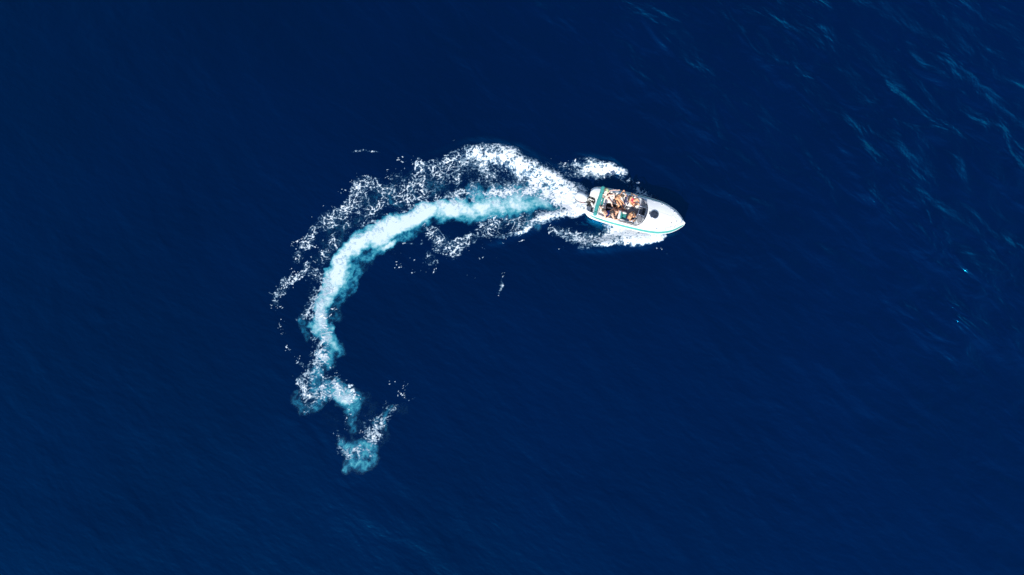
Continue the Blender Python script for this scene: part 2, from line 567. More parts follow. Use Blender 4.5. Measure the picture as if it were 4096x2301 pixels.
FOAM_SPECK = [
    [(1850, 600, 40, .55), (1800, 560, 34, .42)], [(1640, 660, 60, .6), (1560, 700, 50, .6)],
    [(1420, 720, 40, .6), (1380, 780, 50, .6), (1320, 840, 46, .55), (1250, 910, 40, .6), (1200, 1000, 36, .65), (1190, 1060, 40, .7), (1130, 1140, 46, .8), (1105, 1220, 36, .75), (1130, 1290, 22, .7), (1145, 1350, 18, .7), (1165, 1400, 22, .6), (1200, 1450, 34, .62), (1190, 1500, 24, .6)],
    [(1300, 960, 60, .5), (1250, 1080, 60, .5)],
    [(1590, 1040, 50, .62), (1640, 1060, 60, .66), (1690, 1060, 50, .7), (1720, 1080, 40, .6)],
    [(1900, 990, 50, .55), (1980, 960, 50, .5), (1900, 1090, 30, .35)], [(2000, 900, 100, .6), (2060, 930, 60, .6)],
    [(1560, 1535, 22, .75), (1610, 1535, 24, .85), (1600, 1575, 30, .75), (1640, 1600, 24, .75), (1630, 1650, 24, .62)],
    [(1500, 1690, 50, .7), (1460, 1700, 40, .7)], [(1350, 1740, 24, .7), (1370, 1800, 30, .75)], [(1390, 1660, 30, .7), (1400, 1700, 22, .6)],
    [(1340, 1510, 50, .66), (1400, 1560, 40, .7)], [(1420, 1580, 30, .7)], [(1300, 1600, 60, .6)],
    [(2200, 890, 40, .6), (2260, 970, 40, .6)], [(2640, 990, 16, .5), (2620, 1000, 10, .5)],
    [(2290, 650, 60, .6), (2230, 660, 40, .6)], [(2500, 700, 26, .6), (2560, 740, 24, .5), (2620, 790, 20, .45)],
    [(2010, 1070, 14, .6), (2020, 1090, 12, .6), (1990, 1190, 14, .5)], [(2342, 2283, 6, .9)],
    [(1500, 820, 80, .5), (1600, 800, 80, .5)], [(1300, 1230, 60, .7), (1270, 1450, 50, .7)],
]
FOAM_HOLES = [
    [(2052, 715, 30, .95), (2010, 712, 22, .8)], [(1995, 730, 22, .7)], [(1905, 705, 30, .9), (1870, 708, 24, .8)], [(1930, 745, 26, .95), (1960, 755, 20, .8)],
    [(1790, 700, 24, .7)], [(1780, 755, 34, .9), (1720, 745, 30, .7)], [(1860, 640, 18, .6)], [(1940, 620, 10, .5)], [(1985, 640, 14, .6)],
    [(2180, 740, 14, .6)], [(2120, 812, 26, .8), (2200, 826, 22, .85), (2060, 830, 30, .6)],
    [(2330, 730, 22, .9), (2380, 742, 18, .9), (2430, 745, 12, .8)],
    [(2350, 872, 28, .95), (2290, 876, 26, .9), (2230, 872, 12, .7), (2400, 890, 18, .8)], [(2345, 905, 16, .7), (2315, 905, 12, .6)],
]
TRAIL_WISPS = [
    [(2060, 780, 40, .9), (1950, 790, 36, .9), (1850, 800, 36, .9), (1760, 812, 34, .85), (1680, 828, 34, .8), (1590, 870, 30, .7), (1530, 890, 40, .8), (1480, 925, 40, .8), (1420, 960, 40, .8), (1370, 1010, 44, .75), (1330, 1060, 40, .7), (1310, 1110, 50, .85), (1290, 1160, 50, .9), (1270, 1210, 50, 1.0), (1265, 1260, 50, 1.0), (1290, 1290, 56, 1.0), (1285, 1340, 46, .8), (1290, 1400, 46, .9), (1270, 1460, 44, .9), (1240, 1520, 44, .9), (1250, 1580, 50, .9), (1340, 1550, 56, 1.0), (1380, 1600, 40, .9)],
    [(1370, 1790, 40, .8), (1420, 1820, 46, .8), (1490, 1780, 44, .8), (1500, 1700, 40, .8), (1545, 1640, 34, .7)],
    [(1225, 1630, 34, .6), (1280, 1610, 30, .7)], [(2300, 800, 60, .9), (2200, 790, 60, .8), (2120, 780, 50, .8)], [(2560, 765, 34, .8), (2620, 792, 26, .7), (2500, 728, 26, .8)],
]
WAKE_RIDGES = [
    [(2300, 770, 36, .5), (2232, 716, 60, .9), (2140, 664, 66, 1.0), (2075, 630, 64, 1.0), (2015, 606, 60, .9), (1940, 590, 56, .8), (1870, 592, 50, .6), (1790, 620, 46, .35), (1690, 650, 40, .25)],
    [(2260, 850, 36, .5), (2190, 868, 40, .7), (2110, 905, 40, .7), (2030, 940, 36, .5), (1960, 965, 30, .3)],
    [(2640, 945, 26, .5), (2590, 962, 40, .8), (2500, 962, 46, .9), (2430, 978, 42, .8), (2330, 988, 36, .5)],
    [(2484, 690, 30, .7), (2440, 660, 40, .8), (2370, 648, 40, .7), (2310, 636, 34, .4)],
]
WAKE_TROUGHS = [[(2190, 760, 60, .8), (2050, 712, 60, .8), (1930, 690, 60, .6)], [(2300, 870, 40, .8), (2380, 890, 30, .6)], [(2340, 730, 40, .6), (2420, 740, 30, .5)]]
FOAM_RELIEF = [
    [(2300, 772, 30, .5), (2232, 722, 40, 1.0), (2140, 670, 42, 1.0), (2075, 634, 38, .9), (2015, 610, 34, .8), (1905, 594, 30, .6)],
    [(2345, 815, 40, .4), (2260, 800, 60, .6), (2180, 762, 60, .5)],
    [(2260, 845, 30, .6), (2190, 865, 26, .7), (2080, 918, 16, .6), (1990, 952, 10, .4)],
    [(2642, 938, 16, .6), (2590, 952, 30, 1.0), (2500, 950, 30, 1.0), (2430, 972, 24, .8), (2316, 988, 14, .5)],
    [(2478, 668, 20, 1.0), (2420, 664, 24, .8), (2370, 652, 22, .7), (2312, 636, 14, .5)],
]
PLUME = [
    [(2290, 808, 44, .55), (2200, 812, 50, .62), (2120, 806, 56, .72), (2040, 812, 58, .80), (1950, 822, 54, .86), (1860, 832, 50, .92), (1780, 838, 50, 1.0), (1700, 850, 52, 1.08), (1640, 872, 52, 1.12),
     (1580, 895, 48, 1.12), (1530, 928, 52, 1.08), (1480, 958, 52, 1.06), (1430, 985, 52, 1.06), (1388, 1020, 52, 1.06), (1358, 1060, 50, 1.02), (1346, 1098, 50, 1.06), (1332, 1140, 50, .92), (1300, 1190, 46, .84), (1278, 1235, 42, .88), (1286, 1282, 46, .86), (1296, 1325, 38, .58), (1312, 1370, 40, .74), (1318, 1400, 38, .6), (1296, 1445, 40, .48), (1272, 1485, 40, .44), (1262, 1510, 40, .4)],
    # turquoise fringe on the inner side
    [(2080, 838, 40, .6), (1960, 850, 40, .6), (1880, 862, 36, .55), (1800, 862, 34, .5), (1720, 880, 38, .55), (1660, 905, 38, .5), (1600, 945, 44, .52), (1575, 965, 40, .5), (1500, 1000, 44, .5), (1440, 1050, 40, .45), (1405, 1100, 40, .42), (1385, 1155, 46, .52), (1340, 1180, 46, .45), (1330, 1230, 40, .3)],
    [(1570, 975, 26, .9), (1545, 985, 30, .85)],
    [(1210, 1258, 22, .3), (1222, 1310, 26, .36), (1240, 1350, 24, .3)], [(1350, 1260, 30, .26)], [(1352, 1395, 34, .4), (1330, 1420, 36, .4)],
    [(1560, 805, 46, .22), (1590, 815, 40, .2)], [(1345, 930, 46, .16)], [(1760, 745, 40, .2), (1820, 720, 36, .2)], [(1380, 960, 40, .2)],
    [(1740, 735, 70, .2), (1640, 765, 66, .2), (1540, 795, 66, .19), (1440, 850, 64, .18), (1350, 930, 60, .17), (1290, 1020, 50, .15)],
    # old end of the trail
    [(1225, 1530, 44, .32), (1250, 1570, 50, .38), (1300, 1560, 50, .42), (1345, 1560, 50, .62), (1376, 1586, 44, .86), (1396, 1620, 40, .52), (1408, 1645, 34, .44)],
    [(1200, 1600, 34, .36), (1225, 1632, 36, .42), (1270, 1620, 32, .4), (1285, 1600, 26, .44)],
    [(1420, 1590, 40, .34), (1440, 1620, 34, .22)],
    [(1405, 1650, 30, .36), (1402, 1690, 28, .32), (1415, 1730, 28, .3), (1410, 1770, 34, .3)], [(1440, 1690, 60, .13), (1500, 1640, 50, .13)], [(1330, 1680, 40, .08)],
    [(1385, 1760, 34, .36), (1400, 1800, 50, .46), (1440, 1800, 60, .46), (1490, 1790, 50, .46), (1510, 1750, 42, .44), (1515, 1700, 34, .38), (1535, 1660, 30, .36), (1555, 1635, 26, .3)],
    [(1395, 1850, 38, .46), (1430, 1850, 44, .44), (1480, 1830, 44, .38), (1500, 1810, 34, .34)],
    [(1600, 1640, 26, .16), (1625, 1660, 20, .14)], [(1440, 1600, 50, .15), (1475, 1625, 30, .14)],
    # water lightened by air beside the hull and in the fan
    [(2500, 725, 24, .14), (2560, 760, 26, .2), (2620, 790, 22, .18), (2640, 800, 12, .12)],
    [(2300, 790, 50, .5), (2200, 780, 60, .5), (2100, 770, 60, .5), (2000, 770, 50, .45), (1900, 770, 50, .45)],
    [(2120, 880, 40, .4), (2040, 890, 44, .22), (1950, 900, 44, .14)], [(1990, 680, 80, .12), (1900, 660, 70, .12)],
    [(1790, 960, 40, .16)], [(2550, 940, 50, .3), (2450, 940, 50, .22), (2360, 950, 40, .14)],
]

FD = 0.03
fx0, fy1, _ = at(1030, 540)
fx1, fy0, _ = at(2720, 1930)
fx = np.arange(fx0, fx1, FD)
fy = np.arange(fy0, fy1, FD)
FX, FY = np.meshgrid(fx, fy, indexing='ij')


def stroke_field(strokes, X, Y, step, x0, y0, power=1.0, combine='max'):
    D = np.zeros_like(X)
    for st in strokes:
        pts = []
        for (px, py, w, s) in st:
            q = at(px, py)
            pts.append((q[0], q[1], w / PXM, s))
        if len(pts) == 1:
            pts = pts * 2
        for (ax, ay, aw, as_), (bx, by, bw, bs) in zip(pts, pts[1:]):
            m = max(aw, bw)
            i0 = max(0, int((min(ax, bx) - m - x0) / step))
            i1 = min(X.shape[0], int((max(ax, bx) + m - x0) / step) + 2)
            j0 = max(0, int((min(ay, by) - m - y0) / step))
            j1 = min(X.shape[1], int((max(ay, by) + m - y0) / step) + 2)
            if i1 <= i0 or j1 <= j0:
                continue
            x = X[i0:i1, j0:j1]
            y = Y[i0:i1, j0:j1]
            L2 = (bx - ax) ** 2 + (by - ay) ** 2 + 1e-9
            t = np.clip(((x - ax) * (bx - ax) + (y - ay) * (by - ay)) / L2, 0, 1)
            d = np.hypot(x - ax - t * (bx - ax), y - ay - t * (by - ay)) / (aw + t * (bw - aw))
            f = (as_ + t * (bs - as_)) * np.clip(1 - d * d, 0, 1) ** power
            sub = D[i0:i1, j0:j1]
            np.maximum(sub, f, out=sub)
    return D


# ------------------------------------------------------------------ the sea
def chop_level(x, y):
    lively = sstep(-2, 44, x * 0.95 + y * 0.85 + 9 * fbm(x * 0.05, y * 0.05, 41, 2))
    c, s = math.cos(R(42)), math.sin(R(42))
    a, b_ = x * c + y * s, -x * s + y * c
    clump = sstep(-0.30, 0.50, fbm(a * 0.16, b_ * 0.09, 43, 4, 0.6))
    far_sw = sstep(8, 36, -x * 0.75 - y * 0.9)
    return 0.09 + 0.15 * clump + 0.0 * far_sw * clump ** 2 + (0.50 + 0.85 * clump) * lively


def wave_height(x, y):
    """wind waves running north-east to south-west; a livelier patch to the north-east"""
    c, s = math.cos(R(38)), math.sin(R(38))
    wx = x + 0.9 * fbm(x * 0.16, y * 0.16, 31, 2)
    wy = y + 0.9 * fbm(x * 0.16 + 7, y * 0.16, 33, 2)
    a = wx * c + wy * s          # along the wind
    b = -wx * s + wy * c         # along the crests
    lively = sstep(8, 46, x * 0.95 + y * 0.9 + 9 * fbm(x * 0.05, y * 0.05, 41, 2))
    quiet = 0.24
    amp = quiet + 0.9 * lively
    swell = 0.13 * perlin(a / 9.0, b / 16.0, 57)
    n1 = 1.14 - np.sqrt(perlin(a / 3.6, b / 7.0, 52) ** 2 + 0.02)
    n2 = 1.1 - np.sqrt(perlin(a / 1.7 + 3, b / 2.8, 53) ** 2 + 0.01)
    n3 = perlin(a / 0.85, b / 1.3, 54)
    patch = 0.35 + 0.65 * sstep(-0.25, 0.45, fbm(x * 0.13, y * 0.13, 55, 2))
    chop = 0.14 * n1 * n1 + 0.042 * patch * n2 ** 2 + 0.010 * patch * n3
    chop = chop + 0.006 * chop_level(x, y) * patch * (1 - np.abs(perlin(a / 0.75, b / 1.9, 56))) ** 2
    far = np.exp(-np.maximum(0, np.hypot(x, y) - 120) / 200.0)
    return (swell + chop * amp - 0.05) * far


GX0, GX1, GY0, GY1, GD = -44.0, 44.0, -30.0, 36.0, 0.16
_gx = np.arange(GX0, GX1 + 1e-6, GD)
_gy = np.arange(GY0, GY1 + 1e-6, GD)
_out = 0.3 * 1.45 ** np.arange(1, 27)
_out = np.cumsum(_out)
_out = _out[_out < 5200]
GXA = np.concatenate([_gx[0] - _out[::-1], _gx, _gx[-1] + _out])
GYA = np.concatenate([_gy[0] - _out[::-1], _gy, _gy[-1] + _out])
XX, YY = np.meshgrid(GXA, GYA, indexing='ij')
ZZ = wave_height(XX, YY)
# the boat's own wave system calms and hollows the water it has run over: flatten a little round the hull
_bc = at(2540, 850)
ZZ *= 1 - 0.75 * np.exp(-((XX - _bc[0]) ** 2 + (YY - _bc[1]) ** 2) / 14.0)


# ridges of water the hull pushes up: the curling outer wake, the stern arm and both bow waves
_n = len(_out)
_ridge = stroke_field(WAKE_RIDGES, XX[_n:-_n, _n:-_n], YY[_n:-_n, _n:-_n], GD, GX0, GY0, 1.6)
ZZ[_n:-_n, _n:-_n] += 0.30 * _ridge - 0.10 * stroke_field(WAKE_TROUGHS, XX[_n:-_n, _n:-_n], YY[_n:-_n, _n:-_n], GD, GX0, GY0, 1.5)


def np_mesh(name, V, F, material, smooth=True):
    me = bpy.data.meshes.new(name)
    me.vertices.add(len(V))
    me.vertices.foreach_set('co', V.astype(np.float32).ravel())
    n = len(F)
    me.loops.add(n * 4)
    me.loops.foreach_set('vertex_index', F.astype(np.int32).ravel())
    me.polygons.add(n)
    me.polygons.foreach_set('loop_start', np.arange(0, n * 4, 4, dtype=np.int32))
    me.polygons.foreach_set('loop_total', np.full(n, 4, dtype=np.int32))
    me.update(calc_edges=True)
    me.polygons.foreach_set('use_smooth', np.full(n, smooth))
    me.validate()
    return link(name, me, material)


def sheet(name, XX, YY, ZZ, keep, attr, values, material):
    nu, nv = XX.shape
    idx = np.arange(nu * nv).reshape(nu, nv)
    F = np.stack([idx[:-1, :-1], idx[1:, :-1], idx[1:, 1:], idx[:-1, 1:]], -1).reshape(-1, 4)
    V = np.stack([XX, YY, ZZ], -1).reshape(-1, 3)
    if keep is not None:
        k = keep.ravel()
        F = F[k[F].any(1)]
        used = np.unique(F)
        remap = np.full(nu * nv, -1)
        remap[used] = np.arange(len(used))
        V = V[used]
        F = remap[F]
    o = np_mesh(name, V, F, material)
    if attr:
        a = o.data.attributes.new(attr, 'FLOAT', 'POINT')
        vals = values.ravel()[used] if keep is not None else values.ravel()
        a.data.foreach_set('value', vals.astype(np.float32))
    return o


water = sheet('water', XX, YY, ZZ, None, 'chop', chop_level(XX, YY), water_material())
tag(water, 'deep navy blue open sea with low wind ripples', None, None, 'structure')


def water_z(x, y):
    i = np.clip(np.searchsorted(GXA, x) - 1, 0, len(GXA) - 2)
    j = np.clip(np.searchsorted(GYA, y) - 1, 0, len(GYA) - 2)
    u = (x - GXA[i]) / (GXA[i + 1] - GXA[i])
    v = (y - GYA[j]) / (GYA[j + 1] - GYA[j])
    return (ZZ[i, j] * (1 - u) * (1 - v) + ZZ[i + 1, j] * u * (1 - v) + ZZ[i, j + 1] * (1 - u) * v + ZZ[i + 1, j + 1] * u * v)


# warp the coordinates so that every stroke gets a torn outline
WX = FX + 0.16 * fbm(FX * 1.5, FY * 1.5, 11, 3) + 0.34 * fbm(FX * 0.5, FY * 0.5, 13, 2)
WY = FY + 0.16 * fbm(FX * 1.5 + 5, FY * 1.5, 12, 3) + 0.34 * fbm(FX * 0.5, FY * 0.5 + 9, 14, 2)
DENSE = stroke_field(FOAM_DENSE, WX, WY, FD, fx0, fy0, 0.8)
LACE = stroke_field(FOAM_LACE, WX, WY, FD, fx0, fy0, 0.7)
SPECK = stroke_field(FOAM_SPECK, WX, WY, FD, fx0, fy0, 0.7)
HOLE = stroke_field(FOAM_HOLES, WX, WY, FD, fx0, fy0, 1.0)

qx = FX + 0.55 * fbm(FX * 0.8, FY * 0.8, 21, 5) + 0.05 * fbm(FX * 6, FY * 6, 23, 2)
qy = FY + 0.55 * fbm(FX * 0.8, FY * 0.8, 22, 5) + 0.05 * fbm(FX * 6, FY * 6, 24, 2)
c1 = cells(qx * 2.0, qy * 2.7, 61)
c2 = cells(qx * 4.6 + 4, qy * 6.2, 62)
c3 = cells(qx * 8.5, qy * 11.0, 63)
f1 = fbm(FX * 1.3, FY * 1.3, 64, 4)
f2 = fbm(FX * 7.0, FY * 9.0, 65, 3)
f3 = fbm(FX * 0.55, FY * 0.7, 68, 3)
f4 = fbm(FX * 11, FY * 14, 69, 2)
net = 0.42 * c1 + 0.36 * c2 + 0.22 * c3
lv = np.clip(LACE, 0, 1.1)
e1 = sstep(0.83 - 0.30 * f2, 0.98 - 0.10 * f2, c1 + 0.10 * (c3 - 0.5))
e2 = sstep(0.80 - 0.28 * f2, 0.98 - 0.10 * f2, c2 + 0.08 * (c3 - 0.5))
k1 = sstep(0.0, 0.55, LACE - 0.40 + 0.70 * f1 + 0.30 * f3)
k2 = sstep(0.0, 0.55, LACE - 0.50 + 0.60 * f3 + 0.50 * f1)
blob = sstep(0.0, 0.22, net + 0.20 * f2 + 0.22 * f1 - (1.10 - 0.36 * lv - 0.20 * f3)) * sstep(0.02, 0.2, LACE)
lace = np.maximum(np.maximum(0.98 * e1 * k1, 0.66 * e2 * k2), 0.9 * blob) * (0.82 + 0.50 * f4 + 0.40 * f2 + 0.15 * f1)
lace = np.maximum(lace, 0.17 * sstep(0.30, 1.2, LACE + 0.65 * f1 + 0.45 * f2 + 0.3 * f4) * sstep(0.1, 0.5, LACE))
lace = np.clip(lace, 0, 1)
dv = DENSE
dense = sstep(0.0, 0.62, net * 0.85 + 0.34 * f1 + 0.26 * f2 + 0.20 * f4 - (1.06 - 0.98 * dv)) * sstep(0.02, 0.25, DENSE)
dense = np.clip(dense * (0.90 + 0.34 * f2 + 0.26 * f1 + 0.22 * f4 + 0.22 * (net - 0.5)), 0, 1)
veil = 0.46 * sstep(0.15, 1.1, DENSE + 0.6 * f1 + 0.6 * f2 + 0.5 * (net - 0.6)) * sstep(0.15, 0.5, DENSE)
g1 = perlin(qx * 7.5, qy * 10.5, 66)
g2 = perlin(FX * 1.6, FY * 1.9, 67)
TRAIL = stroke_field(TRAIL_WISPS, WX, WY, FD, fx0, fy0, 0.7)
w1 = 1 - np.abs(perlin(qx * 2.2, qy * 3.2, 81)) * 2.0
w2 = 1 - np.abs(perlin(qx * 5.0 + 2, qy * 7.0, 82)) * 1.8
wisp = 0.62 * sstep(0.0, 0.5, 0.55 * w1 + 0.45 * w2 + 0.5 * f1 + 0.3 * f2 - (1.0 - 0.75 * TRAIL)) * sstep(0.02, 0.3, TRAIL)
speck = sstep(0.0, 0.30, SPECK * 0.50 + g1 * 0.85 + g2 * 0.42 + 0.2 * f1 - 0.78) * (SPECK > 0.02)
COVER = np.maximum(np.maximum(np.maximum(lace, dense), np.maximum(veil, wisp)), speck)
COVER *= 1 - np.clip(HOLE * (1.15 - 0.5 * net + 0.5 * f1), 0, 1)
relief = stroke_field(FOAM_RELIEF, WX, WY, FD, fx0, fy0, 1.2)
FZ = water_z(FX, FY) + 0.014 + COVER * 0.012 * (1 + f2) + relief * (0.10 + 0.08 * f1) * sstep(0.0, 0.6, COVER + 0.4)
foam = sheet('wake_foam', FX, FY, FZ, COVER > 0.03, 'cover', COVER, foam_material())
tag(foam, 'white churned foam and lace of the curved boat wake', 'foam', None, 'stuff')

# the turquoise cloud of bubbles the propeller leaves
PD = 0.05
px_ = np.arange(fx0, fx1, PD)
py_ = np.arange(fy0, fy1, PD)
PX, PY = np.meshgrid(px_, py_, indexing='ij')
# long torn wisps of surface foam over the bubbles
bil = np.abs(perlin(PX * 0.95, PY * 0.95, 76)) + 0.5 * np.abs(perlin(PX * 2.1, PY * 2.1, 77)) + 0.28 * np.abs(perlin(PX * 4.4, PY * 4.4, 78)) + 0.15 * np.abs(perlin(PX * 9, PY * 9, 79))
UX = PX + 0.62 * fbm(PX * 0.7, PY * 0.7, 71, 5, 0.55) + 0.10 * fbm(PX * 3, PY * 3, 73, 3)
UY = PY + 0.62 * fbm(PX * 0.7 + 3, PY * 0.7, 72, 5, 0.55) + 0.10 * fbm(PX * 3, PY * 3 + 4, 74, 3)
AIR = stroke_field(PLUME, UX, UY, PD, fx0, fy0, 0.62)
A0 = AIR
cl = fbm(PX * 1.25, PY * 1.25, 75, 4, 0.55)
fine = fbm(PX * 4.2, PY * 5.0, 85, 4, 0.6)
AIR = A0 * (1.06 + 0.42 * cl + 0.24 * fine) - 0.46 * (bil - 0.42) * (1 - 0.6 * sstep(0.35, 1.0, A0)) * sstep(0.0, 0.25, A0)
AIR = np.clip(AIR, 0, 1.2)
plume = sheet('bubble_trail', PX, PY, water_z(PX, PY) + 0.007, AIR > 0.004, 'air', AIR, plume_material())
tag(plume, 'pale turquoise trail of churned bubbles along the curved wake', 'bubble trail', None, 'stuff')

# ------------------------------------------------------------------ the speedboat (local frame: x forward from the transom, y to port, z up from the waterline)
WHITE = mat('white_gelcoat', (0.80, 0.80, 0.79), 0.28, var=0.025, scale=2.5, coat=0.3)
OFFW = mat('off_white_vinyl', (0.76, 0.74, 0.69), 0.5, var=0.04, scale=9, bump=0.15, bscale=120)
TEAL = mat('teal_stripe_gelcoat', (0.085, 0.335, 0.275), 0.3, var=0.06, scale=3, coat=0.3)
CANVAS = mat('teal_canvas', (0.045, 0.30, 0.275), 0.85, var=0.16, scale=6, bump=0.5, bscale=40)
TVINYL = mat('teal_vinyl', (0.04, 0.30, 0.27), 0.45, var=0.08, scale=8, bump=0.2, bscale=90)
CARPET = mat('grey_carpet', (0.20, 0.20, 0.235), 0.95, var=0.18, scale=40, bump=0.6, bscale=300)
PODG = mat('grey_dash_fabric', (0.30, 0.29, 0.30), 0.9, var=0.12, scale=30, bump=0.5, bscale=200)
BLACK = mat('black_rubber', (0.018, 0.018, 0.02), 0.6, var=0.2, scale=20)
DARK = mat('dark_plastic', (0.035, 0.035, 0.042), 0.45, var=0.2, scale=20)
STEEL = mat('stainless_steel', (0.62, 0.64, 0.68), 0.22, metal=1.0, var=0.05, scale=15)
ALU = mat('anodised_frame', (0.40, 0.44, 0.52), 0.35, metal=0.8, var=0.08, scale=15)
SEAM = mat('deck_seam_grey', (0.42, 0.42, 0.42), 0.7, var=0.05)
LENS = mat('smoked_acrylic', (0.025, 0.032, 0.05), 0.16, var=0.5, scale=9, coat=0.4)
RED = mat('red_decal', (0.55, 0.06, 0.06), 0.4, var=0.05)
HOSE = mat('brown_black_hose', (0.05, 0.035, 0.025), 0.5, var=0.4, scale=25)


def glass_material():
    m, nt, b, out = new_mat('tinted_acrylic')
    tr = nt.nodes.new('ShaderNodeBsdfTransparent')
    tr.inputs['Color'].default_value = (0.82, 0.85, 0.88, 1)
    gl = nt.nodes.new('ShaderNodeBsdfGlossy')
    gl.inputs['Roughness'].default_value = 0.05
    fr = nt.nodes.new('ShaderNodeFresnel')
    fr.inputs['IOR'].default_value = 1.45
    mx = nt.nodes.new('ShaderNodeMixShader')
    nt.nodes.remove(b)
    nt.links.new(fr.outputs[0], mx.inputs[0])
    nt.links.new(tr.outputs[0], mx.inputs[1])
    nt.links.new(gl.outputs[0], mx.inputs[2])
    nt.links.new(mx.outputs[0], out.inputs['Surface'])
    return m


GLASS = glass_material()

BOAT_LOC, BOAT_ROT = Vector((4.72, 5.33, 0.0)), Euler((0.023, -0.0406, -0.2681), 'XYZ')
boat = empty('speedboat', BOAT_LOC)
boat.rotation_euler = BOAT_ROT
tag(boat, 'white cabin speedboat with teal side stripe cutting across the blue sea', 'speedboat')
BM = Matrix.LocRotScale(BOAT_LOC, BOAT_ROT, None)

XB = 5.98      # bow
_bx = [0, .06, .16, .32, .6, 1.2, 2.0, 3.0, 3.7, 4.3, 4.7, 5.2, 5.5, 5.75, 5.90, XB]
_bb = [.70, .80, .89, .965, 1.02, 1.07, 1.10, 1.10, 1.08, 1.025, .94, .745, .55, .325, .15, .025]
_fine = np.linspace(0, XB, 400)
_pts = np.array(crom(list(zip(_bx, _bb)), 30))
_bfine = np.interp(_fine, _pts[:, 0], _pts[:, 1])


def beam(x):
    return float(np.interp(x, _fine, _bfine))


def zrub(x):
    return 0.45 + 0.10 * (x / XB) + 0.22 * (x / XB) ** 2.2


def inset(x):
    return min(0.175, beam(x) * 0.55)


def bdeck(x):
    return beam(x) - inset(x)


def zedge(x):
    return zrub(x) + 0.28


def side_pt(x, t, s):
    """point on the sloping deck side between rub rail (t=0) and deck edge (t=1)"""
    b0, b1 = beam(x), bdeck(x)
    bulge = 0.02 * math.sin(t * math.pi)
    return (x, s * (b0 + (b1 - b0) * t + bulge), zrub(x) + 0.28 * t + bulge)


XS = list(np.concatenate([np.linspace(0, .35, 8), np.linspace(.45, 5.2, 28), np.linspace(5.3, XB, 12)]))
# hull below the rub rail
V, nv = [], 0
for x in XS:
    b = beam(x)
    k = x / XB
    zk = -0.42 + 0.85 * max(0, k - 0.55) ** 2 * 4.9 * 0.9
    zc = -0.06 + 0.75 * max(0, k - 0.4) ** 1.8
    bc = b * (0.88 - 0.30 * max(0, k - 0.45))
    half = [(0, zk), (bc * .5, zk + (zc - zk) * .48), (bc, zc), (bc + (b - bc) * .45, zc + (zrub(x) - zc) * .4), (b, zrub(x))]
    row = [(x, -y, min(z, zrub(x) - 0.002 * i)) for i, (y, z) in enumerate(half[::-1])] + [(x, y, min(z, zrub(x))) for y, z in half[1:]]
    V += row
    nv = len(row)
F = grid_faces(len(XS), nv)
F.append(tuple(range(nv)))
hull = pyd('hull', V, F, WHITE, boat, True)

# sloping deck sides, both sides, as one moulding with the deck surfaces
DV, DF = [], []


def patch(rows):
    n0 = len(DV)
    nv_ = len(rows[0])
    for r_ in rows:
        DV.extend(r_)
    for f in grid_faces(len(rows), nv_):
        DF.append(tuple(n0 + i for i in f))


for s in (1, -1):
    patch([[side_pt(x, t, s) for t in np.linspace(0, 1, 6)] for x in XS])


def xfront(y):
    return 3.63 - 0.40 * abs(y) ** 2.2


def zdeck(x, y):
    e = max(bdeck(x), 0.05)
    c = 1 - min(1, abs(y) / e) ** 2
    crown = 0.055 + 0.13 * math.exp(-((x - 3.6) / 1.3) ** 2)
    return zedge(x) + crown * c * min(1, e / 0.5)


# foredeck
rows = []
for k in np.linspace(-1, 1, 33):
    row = []
    for v in np.linspace(0, 1, 26):
        x = xfront(k * bdeck(3.3)) + v * (XB - 0.02 - xfront(k * bdeck(3.3)))
        y = k * bdeck(x)
        row.append((x, y, zdeck(x, y)))
    rows.append(row)
patch(rows)
# side decks along the cockpit
COAM = 0.13
XA = 0.72
for s in (1, -1):
    rows = []
    for j in range(5):
        row = []
        for v in np.linspace(0, 1, 22):
            yk = bdeck(3.3) - COAM * (1 - j / 4)
            x = XA + v * (xfront(yk) - XA)
            y = bdeck(x) - COAM * (1 - j / 4)
            row.append((x, s * y, zedge(x) + 0.012 * math.sin(j / 4 * math.pi)))
        rows.append(row)
    patch(rows)
# quarter decks beside the motor well
for s, yi in ((1, .26), (-1, .70)):
    rows = []
    for j in np.linspace(0, 1, 6):
        rows.append([(x, s * (yi + (bdeck(x) - yi) * j), zedge(x) + 0.05 * math.sin(j * math.pi) * min(1, x * 4)) for x in np.linspace(0.0, XA, 8)])
    patch(rows)
    patch([[(x, s * yi, 0.28), (x, s * yi, zedge(x))] for x in np.linspace(0.0, XA, 8)])
    patch([[(0.0, s * (yi + (beam(0) - yi) * j), zrub(0) - .02), (0.0, s * (yi + (bdeck(0) - yi) * j), zedge(0))] for j in np.linspace(0, 1, 4)])
deck = pyd('deck', DV, DF, WHITE, boat, True)

# cockpit liner: inner walls, bulkheads and the well floor
LV, LF = [], []


def lpatch(rows):
    n0 = len(LV)
    nv_ = len(rows[0])
    for r_ in rows:
        LV.extend(r_)
    for f in grid_faces(len(rows), nv_):
        LF.append(tuple(n0 + i for i in f))


